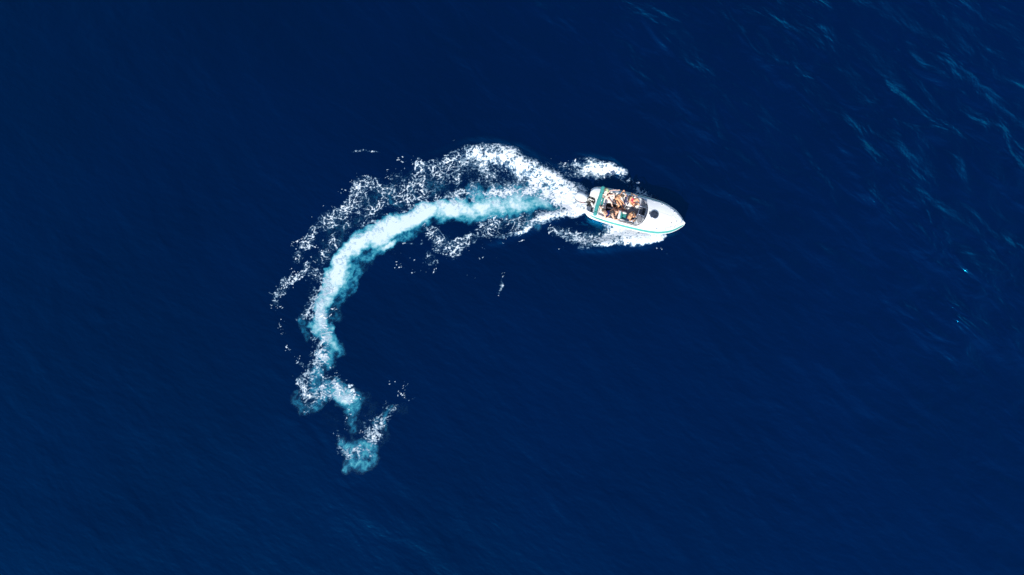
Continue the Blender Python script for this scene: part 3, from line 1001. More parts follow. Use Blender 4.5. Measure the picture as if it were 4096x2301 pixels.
for s in (1, -1):
    lpatch([[(x, s * (bdeck(x) - COAM), zedge(x)), (x, s * (bdeck(x) - COAM - .03), .24)] for x in np.linspace(XA, 3.36, 16)])
lpatch([[(0.02, y, .30), (0.42, y, .30), (0.44, y, .62)] for y in np.linspace(-.70, .26, 3)])
lpatch([[(XA, y, .24), (XA, y, .70), (.44, y, .70), (.44, y, .60)] for y in np.linspace(-.80, .80, 5)])
liner = pyd('cockpit_liner', LV, LF, WHITE, boat)
sole = pyd('cockpit_sole', [(XA, -.80, .26), (3.34, -.80, .26), (3.34, .80, .26), (XA, .80, .26)], [(0, 1, 2, 3)], CARPET, boat)
box('floor_hatch_panel', (2.36, .02, .268), (.42, .46, .016), CARPET, boat, bevel=.004)
box('floor_hatch_panel', (2.80, .06, .268), (.40, .44, .016), CARPET, boat, bevel=.004)
box('pale_floor_panel', (2.22, -.10, .285), (.34, .15, .03), WHITE, boat, rot=Euler((0, 0, R(-6))), bevel=.006)  # white slab just above the grey sole

tube('rub_rail', [(x, beam(x) + .012, zrub(x)) for x in XS] + [(x, -beam(x) - .012, zrub(x)) for x in XS[::-1]], .018, WHITE, boat, 6)

# teal stripes on both sides of the deck moulding
stripe_n = {}
for s in (1, -1):
    rows = []
    for x in np.linspace(0.34, XB - .03, 60):
        k = x / XB
        t0 = 0.30 - 0.26 * k ** 1.2
        t1 = t0 + 0.42 + 0.26 * k
        if x < .7:
            t0 += (0.7 - x) * 0.5
        r_ = []
        for t in np.linspace(t0, t1, 4):
            p = side_pt(x, t, s)
            r_.append((p[0], p[1] + s * .005, p[2] + .004))
        rows.append(r_)
    V = [p for r_ in rows for p in r_]
    stripe_n[s] = pyd('side_stripe', V, grid_faces(len(rows), 4, flip=(s < 0)), TEAL, boat, True)

# lettering on the stripe
LETTER = mat('dark_green_lettering', (0.01, 0.11, 0.10), 0.5, var=0.1)
PRINT = mat('white_print', (0.80, 0.78, 0.80), 0.7, var=0.05)


def text_mesh(txt, size, bold=0.0):
    cu = bpy.data.curves.new('lettering', 'FONT')
    cu.body = txt
    cu.size = size
    cu.align_x = 'CENTER'
    cu.align_y = 'CENTER'
    cu.extrude = 0.002
    cu.offset = bold
    o = bpy.data.objects.new('tmp_text', cu)
    COL.objects.link(o)
    dg = bpy.context.evaluated_depsgraph_get()
    me = bpy.data.meshes.new_from_object(o.evaluated_get(dg))
    bpy.data.objects.remove(o)
    bpy.data.curves.remove(cu)
    return me


for s in (-1, 1):
    x0 = 0.92
    me = text_mesh('EL NUGGET', 0.085, 0.0015)
    a, b_ = Vector(side_pt(x0 - .2, .60, s)), Vector(side_pt(x0 + .2, .60, s))
    ex = (b_ - a).normalized() * (-s)
    ez = Vector(side_pt(x0, .8, s)) - Vector(side_pt(x0, .4, s))
    ey = (ez - ex * ez.dot(ex)).normalized()
    en = ex.cross(ey)
    c = Vector(side_pt(x0, .58, s)) + en * .009
    M = Matrix((ex, ey, en)).transposed().to_4x4()
    M.translation = c
    me.transform(M)
    link('lettering', me, LETTER, stripe_n[s])['label'] = 'small dark letters of the boat name'

# deck seams, anchor locker, deck fittings
for y0, y1 in ((.34, .20), (-.34, -.20)):
    P_ = [(x, y0 + (y1 - y0) * (x - 3.7) / 1.4) for x in np.linspace(3.68, 5.1, 16)]
    V = []
    for x, y in P_:
        V += [(x, y - .004, zdeck(x, y) + .004), (x, y + .004, zdeck(x, y) + .004)]
    pyd('deck_seam', V, grid_faces(len(P_), 2), SEAM, boat)
lock = []
for a, b_ in (((5.10, .30), (5.10, -.30)), ((5.10, .30), (5.55, .06)), ((5.10, -.30), (5.55, -.06)), ((5.55, .06), (5.55, -.06))):
    for k in range(9):
        lock.append((a[0] + (b_[0] - a[0]) * k / 8, a[1] + (b_[1] - a[1]) * k / 8))
V, F = [], []
for q in range(4):
    n0 = len(V)
    seg = lock[q * 9:q * 9 + 9]
    d = Vector((seg[-1][0] - seg[0][0], seg[-1][1] - seg[0][1])).normalized()
    for x, y in seg:
        V += [(x - d.y * .004, y + d.x * .004, zdeck(x, y) + .005), (x + d.y * .004, y - d.x * .004, zdeck(x, y) + .005)]
    F += [tuple(n0 + i for i in f) for f in grid_faces(9, 2)]
pyd('anchor_locker_joint', V, F, SEAM, boat)


def disc(name, x, y, z, r, h, material, parent, n=16, dome=0.0):
    bm = bmesh.new()
    top = []
    rings = []
    prof = [(r, 0), (r, h * .6), (r * .9, h)] + [(r * .9 * math.cos(a), h + dome * math.sin(a)) for a in (R(30), R(60))] if dome else [(r, 0), (r, h * .7), (r * .85, h)]
    for rr, zz in prof:
        rings.append([bm.verts.new((x + rr * math.cos(2 * math.pi * k / n), y + rr * math.sin(2 * math.pi * k / n), z + zz)) for k in range(n)])
    for a, b_ in zip(rings, rings[1:]):
        for k in range(n):
            bm.faces.new((a[k], a[(k + 1) % n], b_[(k + 1) % n], b_[k]))
    bm.faces.new(rings[-1])
    bm.faces.new(rings[0][::-1])
    return frombm(name, bm, material, parent, True)


for x, y in ((5.18, -.20), (5.45, -.02)):
    disc('deck_filler_cap', x, y, zdeck(x, y), .028, .02, BLACK, boat, 12)


def cleat(x, y, ang):
    z = zdeck(x, y) if x > 3.5 else zedge(x)
    bm = bmesh.new()
    d = Vector((math.cos(ang), math.sin(ang), 0))
    c = Vector((x, y, z + .045))
    add_tube(bm, [c - d * .06, c - d * .025, c + d * .025, c + d * .06], [.008, .013, .013, .008], 6)
    for q in (-.025, .025):
        add_tube(bm, [c + d * q - Vector((0, 0, .045)), c + d * q], .011, 6)
    return frombm('cleat', bm, STEEL, boat, True)


cleat(4.40, bdeck(4.40) - .08, R(-12))
cleat(5.18, bdeck(5.18) - .10, R(-35))
cleat(5.18, -bdeck(5.18) + .10, R(35))
cleat(4.40, -bdeck(4.40) + .08, R(12))
cleat(0.55, -bdeck(.55) + .05, R(-4))
cleat(2.3, bdeck(2.3) - .07, R(0))

# round foredeck hatch
HX, HY = 4.06, 0.03
hatch = disc('foredeck_hatch', HX, HY, zdeck(HX, HY) - .02, .275, .06, ALU, boat, 40)
disc('hatch_lens', HX, HY, zdeck(HX, HY) + .022, .245, .03, LENS, hatch, 40, dome=.03)
box('hatch_hinge', (HX - .30, HY + .03, zdeck(HX - .3, HY) + .012), (.05, .18, .03), DARK, hatch, bevel=.006)

# bow rail
rail_pts = crom([(3.72, .88, zdeck(3.72, .88) + .02), (4.0, .86, zedge(4) + .10), (4.5, .81, zedge(4.5) + .14), (5.0, .68, zedge(5) + .16), (5.4, .48, zedge(5.4) + .17), (5.68, .20, zedge(5.7) + .17), (5.76, 0, zedge(5.8) + .17)], 6)
rail_all = [tuple(p) for p in rail_pts] + [(p[0], -p[1], p[2]) for p in rail_pts[::-1][1:]]
rail = tube('bow_rail', rail_all, .010, STEEL, boat, 8)
for x, y in ((4.35, .82), (4.95, .68), (5.45, .42)):
    for s in (1, -1):
        zt = min(rail_all, key=lambda p: (p[0] - x) ** 2 + (p[1] - s * y) ** 2)
        xb, yb = x - .02, s * (min(y, bdeck(x) - .03))
        tube('stanchion', [(xb, yb, zdeck(xb, yb) - .01), zt], .008, STEEL, rail, 6)
        disc('rail_foot', xb, yb, zdeck(xb, yb) - .002, .026, .012, STEEL, rail, 10)

# windshield: base follows the foredeck, top rail swept aft
base_c = crom([(2.10, .83, zedge(2.1) + .02), (2.7, .86, zedge(2.7) + .02), (3.10, .87, zedge(3.1) + .02), (3.33, .76, zdeck(3.4, .76) + .01), (3.50, .55, zdeck(3.5, .55) + .01), (3.60, .28, zdeck(3.6, .28) + .01), (3.63, 0, zdeck(3.63, 0) + .01)], 6)
top_c = crom([(2.06, .80, zedge(2.1) + .10), (2.50, .80, 1.14), (2.76, .79, 1.26), (2.92, .66, 1.33), (3.02, .45, 1.37), (3.07, .24, 1.39), (3.09, 0, 1.40)], 6)
base_all = [tuple(p) for p in base_c] + [(p[0], -p[1], p[2]) for p in base_c[::-1][1:]]
top_all = [tuple(p) for p in top_c] + [(p[0], -p[1], p[2]) for p in top_c[::-1][1:]]
ws = tube('windshield_frame', top_all, .017, ALU, boat, 8)
tube('windshield_gasket', base_all, .017, DARK, ws, 8)
NB = len(base_all)
mullions = [12, 29, 43, 60]
mullions = [14, 30, 42, NB - 15]
for i in mullions:
    tube('windshield_mullion', [base_all[i], top_all[i]], .014, ALU, ws, 8)
edges = [0] + mullions + [NB - 1]
for a, b_ in zip(edges, edges[1:]):
    V = []
    for i in range(a, b_ + 1):
        p, q = Vector(base_all[i]), Vector(top_all[i])
        V += [p + (q - p) * .02, p + (q - p) * .5 + Vector((.012, 0, .006)), p + (q - p) * .98]
    pn = pyd('windshield_pane', V, grid_faces(b_ - a + 1, 3), GLASS, ws, True)
for i in (30, 42):
    p, q = Vector(base_all[i]), Vector(top_all[i])
    m_ = p + (q - p) * .45
    tube('windshield_brace', [m_, (m_.x - .02, m_.y * .9, zdeck(3.63, 0) - .12)], .010, ALU, ws, 6)

# dash mouldings either side of the companionway
YC0, YC1 = -.17, .30
for s, ya, yb in ((1, YC1, .84), (-1, YC0, -.84)):
    V = []
    ys = np.linspace(ya, yb, 9)
    for y in ys:
        xf = xfront(y) - .015
        za = zdeck(3.45, y) - .02
        V += [(xf, y, za), (3.26 - .10 * abs(y), y, za - .02), (3.10 - .10 * abs(y), y, za - .10), (3.06 - .10 * abs(y), y, .62), (3.16, y, .26)]
    dash = pyd('dashboard', V, grid_faces(len(ys), 5, flip=(s < 0)), WHITE, boat, True)
    V = [(xfront(ya) - .02, ya, zdeck(3.45, ya) - .02), (3.10, ya, zdeck(3.45, ya) - .12), (3.06, ya, .62), (3.16, ya, .26), (xfront(ya) - .02, ya, .26)]
    pyd('dash_side', V, [(0, 1, 2, 3, 4)], WHITE, boat)
# grey instrument pods
for nm, c, sz, rz in (('instrument_pod', (3.29, -.45, .985), (.32, .56, .14), R(12)), ('glovebox_pod', (3.30, .545, .985), (.28, .46, .13), R(-14))):
    bm = bmesh.new()
    bmesh.ops.create_uvsphere(bm, u_segments=28, v_segments=14, radius=1)
    for v in bm.verts:
        f = 0.82
        v.co = Vector((math.copysign(abs(v.co.x) ** f, v.co.x) * sz[0] / 2, math.copysign(abs(v.co.y) ** .75, v.co.y) * sz[1] / 2, math.copysign(abs(v.co.z) ** .7, v.co.z) * sz[2] / 2 * (1 if v.co.z > 0 else .6)))
        v.co.rotate(Euler((0, R(-8), rz)))
        v.co += Vector(c)
    pod = frombm(nm, bm, PODG, boat, True)
    if nm == 'instrument_pod':
        disc('compass', 3.36, -.62, 1.035, .035, .03, DARK, pod, 14)
# companionway: dark door, sill and step
box('cabin_door', (3.42, .065, .62), (.03, YC1 - YC0 - .01, .72), LENS, boat, rot=Euler((0, R(-16), 0)), bevel=.008)
box('companionway_step', (3.24, .065, .33), (.22, YC1 - YC0 - .02, .14), CARPET, boat, bevel=.01)
box('companionway_sill', (3.565, .065, zdeck(3.6, 0) - .03), (.13, YC1 - YC0 - .01, .05), WHITE, boat, bevel=.01)
box('dash_grip', (3.10, -.235, .80), (.05, .03, .06), WHITE, boat, bevel=.01)

# steering wheel and throttle
wheel_c = Vector((3.03, -.44, .90))
bm = bmesh.new()
wr = Euler((0, R(-58), 0)).to_matrix()
ring = [wheel_c + wr @ Vector((.165 * math.cos(a), .165 * math.sin(a), 0)) for a in np.linspace(0, 2 * math.pi, 29)]
add_tube(bm, ring, .013, 6, caps=False)
for a in (R(90), R(210), R(330)):
    add_tube(bm, [wheel_c - wr @ Vector((0, 0, .03)), wheel_c + wr @ Vector((.16 * math.cos(a), .16 * math.sin(a), 0))], .009, 5)
add_tube(bm, [wheel_c, wheel_c + wr @ Vector((0, 0, -.10))], .03, 8)
frombm('steering_wheel', bm, BLACK, boat, True)
bm = bmesh.new()
add_box(bm, (2.98, -.76, .78), (.10, .04, .12), None, .01)
add_tube(bm, [(2.98, -.735, .80), (3.0, -.73, .92), (3.0, -.68, .95)], [.012, .011, .016], 6)
frombm('throttle_lever', bm, DARK, boat, True)


def cushion(name, c, s, material, parent, rot=None, bev=.04):
    o = box(name, c, s, material, parent, rot, min(bev, min(s) * .42), 3, 1.0, True)
    return o


# U-shaped lounge: aft bench and two side benches
bench = box('aft_bench', (.93, 0, .42), (.38, 1.50, .30), WHITE, boat, bevel=.02)
cushion('bench_cushion', (.95, .42, .60), (.38, .66, .09), OFFW, bench)
cushion('bench_cushion', (.95, -.42, .60), (.38, .66, .09), OFFW, bench)
cushion('bench_backrest', (.74, .0, .76), (.13, 1.56, .20), OFFW, bench, rot=Euler((0, R(-10), 0)))
cushion('bench_bolster', (.845, .06, .735), (.12, .56, .17), TVINYL, bench, rot=Euler((0, R(-10), 0)), bev=.055)
for s, xe in ((1, 2.12), (-1, 1.92)):
    sb = box('side_bench', ((1.13 + xe) / 2, s * .61, .42), (xe - 1.13, .38, .30), WHITE, boat, bevel=.02)
    n = 2
    for q in range(n):
        L = (xe - 1.14) / n
        cushion('bench_cushion', (1.14 + L * (q + .5), s * .61, .60), (L - .015, .39, .09), OFFW, sb)
    cushion('side_backrest', ((1.13 + xe) / 2 - .05, s * .815, .735), (xe - 1.2, .08, .16), OFFW, sb)
    disc('cup_holder', 1.50 if s > 0 else 1.86, s * .80, .80 if s > 0 else .815, .05, .012, DARK, sb, 14)
# helm seat
helm = box('helm_seat', (2.42, -.46, .40), (.40, .40, .28), WHITE, boat, bevel=.03)
cushion('seat_cushion', (2.47, -.46, .575), (.52, .46, .10), TVINYL, helm)
cushion('seat_back_shell', (2.06, -.47, .78), (.15, .50, .46), OFFW, helm, rot=Euler((0, R(-9), 0)), bev=.06)
cushion('seat_back_pad', (2.165, -.47, .79), (.10, .38, .34), TVINYL, helm, rot=Euler((0, R(-13), 0)), bev=.04)
for yy in (-.70, -.24):
    cushion('seat_side_wing', (2.24, yy, .70), (.40, .08, .20), OFFW, helm, rot=Euler((0, R(8), 0)), bev=.035)

# passenger lounger
lng = box('passenger_lounger', (2.70, .57, .42), (.86, .50, .30), WHITE, boat, bevel=.03)
cushion('lounger_cushion', (2.50, .57, .60), (.42, .50, .09), OFFW, lng)
cushion('lounger_cushion', (2.94, .57, .60), (.42, .50, .09), OFFW, lng)
cushion('lounger_backrest', (2.27, .57, .80), (.11, .50, .36), OFFW, lng, rot=Euler((0, R(-16), 0)))

# folded bimini lying across the stern
bm = bmesh.new()
n_s, n_r = 44, 16
rings = []
for i in range(n_s):
    t = i / (n_s - 1)
    y = 1.0 - t * 1.93
    c = Vector((.665 - .06 * t + .015 * math.sin(t * 7), y, .925 - .02 * math.sin(t * math.pi) + .02 * (1 - t)))
    ring = []
    for k in range(n_r):
        a = 2 * math.pi * k / n_r
        nz = mnoise.noise(Vector((t * 9, math.cos(a) * 1.3, math.sin(a) * 1.3 + 4)))
        nz2 = mnoise.noise(Vector((t * 26, math.cos(a) * 1.6 + 7, math.sin(a) * 1.6)))
        end = min(1, (t + .012) * 26, (1.012 - t) * 26)
        rr = (.118 - .012 * t) * (1 + .20 * nz + .12 * nz2) * end
        strap = .75 if abs(t - .86) < .012 else (.86 if abs(t - .2) < .012 else 1)
        ring.append(bm.verts.new(c + Vector((math.cos(a) * rr * 1.06 * strap, 0, math.sin(a) * rr * .78 * strap))))
    rings.append(ring)
for a, b_ in zip(rings, rings[1:]):
    for k in range(n_r):
        bm.faces.new((a[k], a[(k + 1) % n_r], b_[(k + 1) % n_r], b_[k]))
bm.faces.new(rings[0])
bm.faces.new(rings[-1][::-1])
bim = frombm('folded_bimini', bm, CANVAS, boat, True)
for yy in (-.66, .62):
    t = (1.0 - yy) / 1.93
    c = Vector((.665 - .06 * t, yy, .915))
    tube('bimini_strap', [c + Vector((math.cos(a) * .112, .10 * math.cos(a), math.sin(a) * .088)) for a in np.linspace(0, 2 * math.pi, 17)], .009, BLACK, bim, 5)
for s in (1, -1):
    tube('bimini_bow', [(.80, s * .88, .82), (.79, s * .86, .90), (.775, s * .5, .925), (.77, 0.02 * s, .925)], .012, ALU, bim, 6)
    tube('bimini_leg', [(1.35, s * .90, zedge(1.35)), (1.0, s * .92, .90), (.72, s * .90, .93)], .011, ALU, bim, 6)
tube('loose_strap', crom([(.50, -.66, .86), (.38, -.52, .80), (.20, -.40, .72), (.05, -.30, .66)], 5), .009, BLACK, bim, 5)

# outboard motor on the transom
motor = empty('outboard_motor', (0, 0, 0))
motor.parent = boat
bm = bmesh.new()
secs = [(.42, .24, .20, .0), (.52, .36, .245, -.02), (.68, .40, .265, -.03), (.84, .385, .25, -.03), (.95, .31, .20, -.03), (1.0, .15, .10, -.04)]
rings = []
for z, rx, ry, ox in secs:
    ring = []
    for k in range(28):
        a = 2 * math.pi * k / 28
        ca, sa = math.cos(a), math.sin(a)
        e = .72
        xx = math.copysign(abs(ca) ** e, ca) * rx
        taper_ = 1 - .28 * max(0, xx / rx) ** 2
        ring.append(bm.verts.new((-.43 + ox + xx, math.copysign(abs(sa) ** e, sa) * ry * taper_, z)))
    rings.append(ring)
for a, b_ in zip(rings, rings[1:]):
    for k in range(28):
        bm.faces.new((a[k], a[(k + 1) % 28], b_[(k + 1) % 28], b_[k]))
bm.faces.new(rings[0][::-1])
bm.faces.new(rings[-1])
bmesh.ops.rotate(bm, verts=bm.verts, cent=(-.2, 0, .6), matrix=Matrix.Rotation(R(-9), 3, 'Z'))
cowl = frombm('cowling', bm, WHITE, motor, True)
box('cowling_decal', (-.33, -.262, .78), (.34, .014, .055), RED, motor, rot=Euler((R(12), R(6), R(-4))), bevel=.004)
box('cowling_latch', (-.065, .02, .84), (.05, .09, .05), DARK, motor, bevel=.012)
bm = bmesh.new()
ringsb = []
for z, f in ((.40, .90), (.44, 1.035), (.53, 1.035), (.545, .98)):
    ring = []
    for k in range(28):
        a = 2 * math.pi * k / 28
        ca, sa = math.cos(a), math.sin(a)
        xx = math.copysign(abs(ca) ** .72, ca) * .385 * f
        ring.append(bm.verts.new((-.45 + xx, math.copysign(abs(sa) ** .72, sa) * .262 * f * (1 - .28 * max(0, xx / .385) ** 2), z)))
    ringsb.append(ring)
for a, b_ in zip(ringsb, ringsb[1:]):
    for k in range(28):
        bm.faces.new((a[k], a[(k + 1) % 28], b_[(k + 1) % 28], b_[k]))
bm.faces.new(ringsb[0][::-1])
bm.faces.new(ringsb[-1])
bmesh.ops.rotate(bm, verts=bm.verts, cent=(-.2, 0, .6), matrix=Matrix.Rotation(R(-9), 3, 'Z'))
frombm('cowling_dark_band', bm, DARK, motor, True)  # dark band added for the gap and shading under the white cowling
bm = bmesh.new()
add_box(bm, (-.33, .0, .32), (.36, .24, .26), None, .05, 2, 1.05)
add_box(bm, (-.33, .0, -.02), (.20, .10, .60), None, .03)
add_box(bm, (-.40, .0, -.28), (.42, .26, .02), None, .008)
add_tube(bm, [(-.62, 0, -.46), (-.5, 0, -.46), (-.2, 0, -.46), (-.05, 0, -.46)], [.03, .055, .06, .015], 10)
frombm('motor_leg', bm, OFFW, motor, True)
bm = bmesh.new()
for k in range(3):
    a = 2 * math.pi * k / 3
    rt = Matrix.Rotation(a, 3, 'X')
    vs_ = [bm.verts.new(Vector((-.64, 0, -.46)) + rt @ Vector(p)) for p in ((.03, -.02, .02), (.05, .07, .09), (.0, .06, .17), (-.05, -.05, .16), (-.03, -.05, .05))]
    bm.faces.new(vs_)
    v2 = [bm.verts.new(v.co + Vector((.008, 0, 0))) for v in vs_]
    bm.faces.new(v2[::-1])
    for q in range(5):
        bm.faces.new((vs_[q], v2[q], v2[(q + 1) % 5], vs_[(q + 1) % 5]))
frombm('propeller', bm, STEEL, motor)
bm = bmesh.new()
add_box(bm, (-.03, .0, .42), (.16, .26, .34), None, .02)
add_box(bm, (.06, -.02, .52), (.12, .34, .10), None, .02)
frombm('transom_bracket', bm, BLACK, motor, True)
rnd = random.Random(5)
for k in range(9):
    y0, y1 = rnd.uniform(-.12, .14), rnd.uniform(-.34, .20)
    x1 = rnd.uniform(.14, .36)
    tube('rigging_hose', crom([(-.06, y0, .60), (.06, y0 * 1.2 + .03, .70 + rnd.uniform(-.04, .05)), (x1, (y0 + y1) / 2, .60 + rnd.uniform(-.03, .06)), (x1 - .05, y1, .40)], 5), rnd.choice((.013, .018, .022)), HOSE if k % 3 else OFFW, motor, 6)
# tow hoop round the engine
hoop = []
for a in np.linspace(R(-128), R(128), 31):
    hoop.append((-.40 - .47 * math.cos(a), .40 * math.sin(a), .74 + .10 * math.cos(a)))
tube('tow_hoop', [(.10, -.30, .40)] + hoop + [(.10, .30, .50)], .010, ALU, boat, 6)

# swim platform and folding ladder on the starboard quarter
plat = box('swim_platform', (.22, -.49, .395), (.40, .40, .05), WHITE, boat, bevel=.012)
lad = empty('swim_ladder', (0, 0, 0))
lad.parent = boat
for y in (-.65, -.36):
    tube('ladder_rail', [(-.07, y, .44), (.10, y, .445), (.36, y, .47)], .014, STEEL, lad, 6)
for x in (-.02, .10, .22, .33):
    box('ladder_step', (x, -.505, .452 + .02 * x), (.075, .29, .022), WHITE if x < .3 else DARK, lad, bevel=.006)
cushion('stern_fender', (.30, -.20, .60), (.13, .34, .13), OFFW, boat, rot=Euler((0, 0, R(38))), bev=.055)
box('well_tray', (.22, .02, .335), (.34, .5, .05), DARK, boat, bevel=.01)

# ------------------------------------------------------------------ people
def capsule(bm, a, b, r1, r2, n=12, m=4):
    a, b = Vector(a), Vector(b)
    d = b - a
    L = d.length
    d = d / L if L > 1e-6 else Vector((0, 0, 1))
    u = d.orthogonal().normalized()
    w = d.cross(u)
    prof = [(-math.cos(q) * r1, math.sin(q) * r1) for q in np.linspace(0.001, math.pi / 2, m)] + [(L + math.sin(q) * r2, math.cos(q) * r2) for q in np.linspace(0, math.pi / 2 - .001, m)]
    rings = []
    for h, r in prof:
        rings.append([bm.verts.new(a + d * h + (u * math.cos(t) + w * math.sin(t)) * max(r, 1e-4)) for t in [2 * math.pi * k / n for k in range(n)]])
    for p, q in zip(rings, rings[1:]):
        for k in range(n):
            bm.faces.new((p[k], p[(k + 1) % n], q[(k + 1) % n], q[k]))
    bm.faces.new(rings[0][::-1])
    bm.faces.new(rings[-1])


def ellipsoid(bm, c, axes, rad):
    r_ = bmesh.ops.create_uvsphere(bm, u_segments=20, v_segments=12, radius=1)
    M = Matrix([Vector(a) for a in axes]).transposed()
    for v in r_['verts']:
        v.co = M @ Vector((v.co.x * rad[0], v.co.y * rad[1], v.co.z * rad[2])) + Vector(c)


def ik(a, c, l1, l2, pole):
    """middle joint of a two-bone chain from a to c bent towards pole; c is pulled in if out of reach"""
    a, c, pole = Vector(a), Vector(c), Vector(pole)
    d = c - a
    L = min(d.length, (l1 + l2) * .995)
    d.normalize()
    c = a + d * L
    x = (l1 * l1 - l2 * l2 + L * L) / (2 * L)
    h = math.sqrt(max(0, l1 * l1 - x * x))
    pv = pole - a
    pv = pv - d * pv.dot(d)
    if pv.length < 1e-5:
        pv = d.orthogonal()
    return a + d * x + pv.normalized() * h, c


def skin(name, col):
    return mat(name, col, 0.5, var=0.07, scale=7, bump=0.15, bscale=150)


EYE = mat('dark_eye', (0.02, 0.015, 0.012), 0.2)
LIP = mat('lip', (0.45, 0.16, 0.14), 0.5)
MB = BM


def make_person(label, pelvis, neck, head, face, arms, legs, skin_mat, hair_mat, hair_len=0.0, female=False, clothes=(), scale=1.0, cap=None, side=None):
    """all coordinates in the boat frame. face: gaze direction. arms/legs: ((target, pole), (target, pole)) left then right"""
    S = scale
    pelvis, neck, head = Vector(pelvis), Vector(neck), Vector(head)
    up = (neck - pelvis).normalized()
    fv = Vector(side) if side is not None else Vector(face)
    fwd_ = (fv - up * fv.dot(up)).normalized()          # chest direction
    left = up.cross(fwd_).normalized()
    hf = Vector(face).normalized()
    hup = (head - neck)
    hup = (hup - hf * hup.dot(hf)).normalized()
    hl = hup.cross(hf).normalized()
    bm = bmesh.new()
    bones = []                                           # (name, a, b)
    sw, hw = (.165, .095) if female else (.19, .085)
    sw, hw = sw * S, hw * S
    tl = (neck - pelvis).length
    waist = pelvis + up * tl * .34 + fwd_ * .005
    chest = pelvis + up * tl * .72
    sh = pelvis + up * tl * .93
    shl, shr = sh + left * sw, sh - left * sw
    hpl, hpr = pelvis + left * hw - up * .02, pelvis - left * hw - up * .02
    # trunk: paired capsules give an oval section
    pr = .105 if female else .098
    for s_ in (1, -1):
        capsule(bm, pelvis + left * hw * .62 * s_ - up * .02, waist + left * .055 * s_ * S, pr * S, (.085 if female else .098) * S)
        capsule(bm, waist + left * .055 * s_ * S, chest + left * .085 * s_ * S, (.085 if female else .098) * S, (.098 if female else .112) * S)
        capsule(bm, chest + left * .085 * s_ * S, sh + left * sw * .62 * s_ - up * .03, (.098 if female else .112) * S, .066 * S)
        capsule(bm, sh + left * sw * .3 * s_, sh + left * sw * s_, .06 * S, .058 * S)
        capsule(bm, neck + up * .02, sh + left * sw * .75 * s_, .045 * S, .045 * S)
        capsule(bm, pelvis + left * hw * .8 * s_ - fwd_ * .045 - up * .03, pelvis + left * hw * s_ - fwd_ * .04 - up * .06, .085 * S, .08 * S)
        if female:
            ellipsoid(bm, chest + left * .075 * s_ + fwd_ * .085 - up * .005, (left, fwd_, up), (.058, .055, .06))
        else:
            ellipsoid(bm, chest + left * .08 * s_ + fwd_ * .07 + up * .03, (left, fwd_, up), (.085, .045, .07))
    capsule(bm, neck - up * .05, head - hup * .05 - hf * .015, .06 * S, .05 * S)
    bones.append(('trunk', pelvis, sh))
    # head: skull, face, jaw, nose, ears
    hs = .96 if female else 1.0
    ellipsoid(bm, head + hup * .025 * hs - hf * .012, (hl, hf, hup), (.076 * hs, .096 * hs, .092 * hs))
    ellipsoid(bm, head - hup * .035 * hs + hf * .028 * hs, (hl, hf, hup), (.060 * hs, .068 * hs, .078 * hs))
    ellipsoid(bm, head - hup * .092 * hs + hf * .058 * hs, (hl, hf, hup), (.030, .026, .022))
    capsule(bm, head + hf * .092 * hs + hup * .008, head + hf * .112 * hs - hup * .032, .009, .015)
    for s_ in (1, -1):
        ellipsoid(bm, head + hl * .078 * hs * s_ - hup * .012 - hf * .005, (hl, hf, hup), (.010, .020, .030))
        capsule(bm, head + hl * .018 * s_ + hf * .088 * hs + hup * .022, head + hl * .05 * s_ + hf * .072 * hs + hup * .020, .010, .010)
    bones.append(('head', neck + up * .05, head))
    # arms with five-fingered hands
    for s_, shd, (tgt, pole) in ((1, shl, arms[0]), (-1, shr, arms[1])):
        el, wr_ = ik(shd, tgt, .285 * S, .255 * S, pole)
        capsule(bm, shd, el, .050 * S if not female else .043 * S, .037 * S if not female else .033 * S)
        capsule(bm, shd + (el - shd) * .25, shd + (el - shd) * .6, .047 * S if not female else .04, .045 * S if not female else .037)
        capsule(bm, el, el + (wr_ - el) * .4, .037 * S, .038 * S if not female else .033)
        capsule(bm, el + (wr_ - el) * .3, wr_, .037 * S if not female else .033, .024 * S)
        bones.append(('arm', shd, el))
        bones.append(('forearm', el, wr_))
        d = (wr_ - el).normalized()
        bend = (el - shd).normalized().cross(d)
        if bend.length < .05:
            bend = up
        pn = bend.normalized()
        acr = pn.cross(d).normalized()
        pn = d.cross(acr)
        hand_d = (d * .9 - pn * .15).normalized()
        for q in (-1.2, -.4, .4, 1.2):
            kn = wr_ + hand_d * .085 * S + acr * .017 * q
            capsule(bm, wr_ + hand_d * .012 + acr * .010 * q, kn, .015, .0125, 8, 3)
            ln = {-1.2: .062, -.4: .076, .4: .080, 1.2: .070}[q] * S
            spread = acr * q * .06
            k2 = kn + (hand_d * .92 - pn * .3 + spread).normalized() * ln * .5
            k3 = k2 + (hand_d * .72 - pn * .65 + spread * .7).normalized() * ln * .5
            capsule(bm, kn, k2, .0105, .0095, 8, 3)
            capsule(bm, k2, k3, .0095, .0080, 8, 3)
        tb = wr_ + hand_d * .03 + acr * .018
        t1 = tb + (acr * .8 + hand_d * .55 - pn * .25).normalized() * .045
        t2 = t1 + (acr * .35 + hand_d * .9 - pn * .3).normalized() * .035
        capsule(bm, tb, t1, .014, .0115, 8, 3)
        capsule(bm, t1, t2, .0115, .009, 8, 3)
    # legs and feet
    for s_, hp, lg in ((1, hpl, legs[0]), (-1, hpr, legs[1])):
        tgt, pole = lg[0], lg[1]
        kn, an = ik(hp, tgt, .43 * S, .41 * S, pole)
        t_r = (.083, .052) if female else (.082, .054)
        capsule(bm, hp, kn, t_r[0] * S, t_r[1] * S)
        capsule(bm, hp + (kn - hp) * .1, hp + (kn - hp) * .55, .082 * S, .066 * S)
        capsule(bm, kn, kn + (an - kn) * .35, .052 * S, .053 * S)
        capsule(bm, kn + (an - kn) * .3, an, .053 * S, .031 * S)
        bones.append(('thigh', hp, kn))
        bones.append(('shin', kn, an))
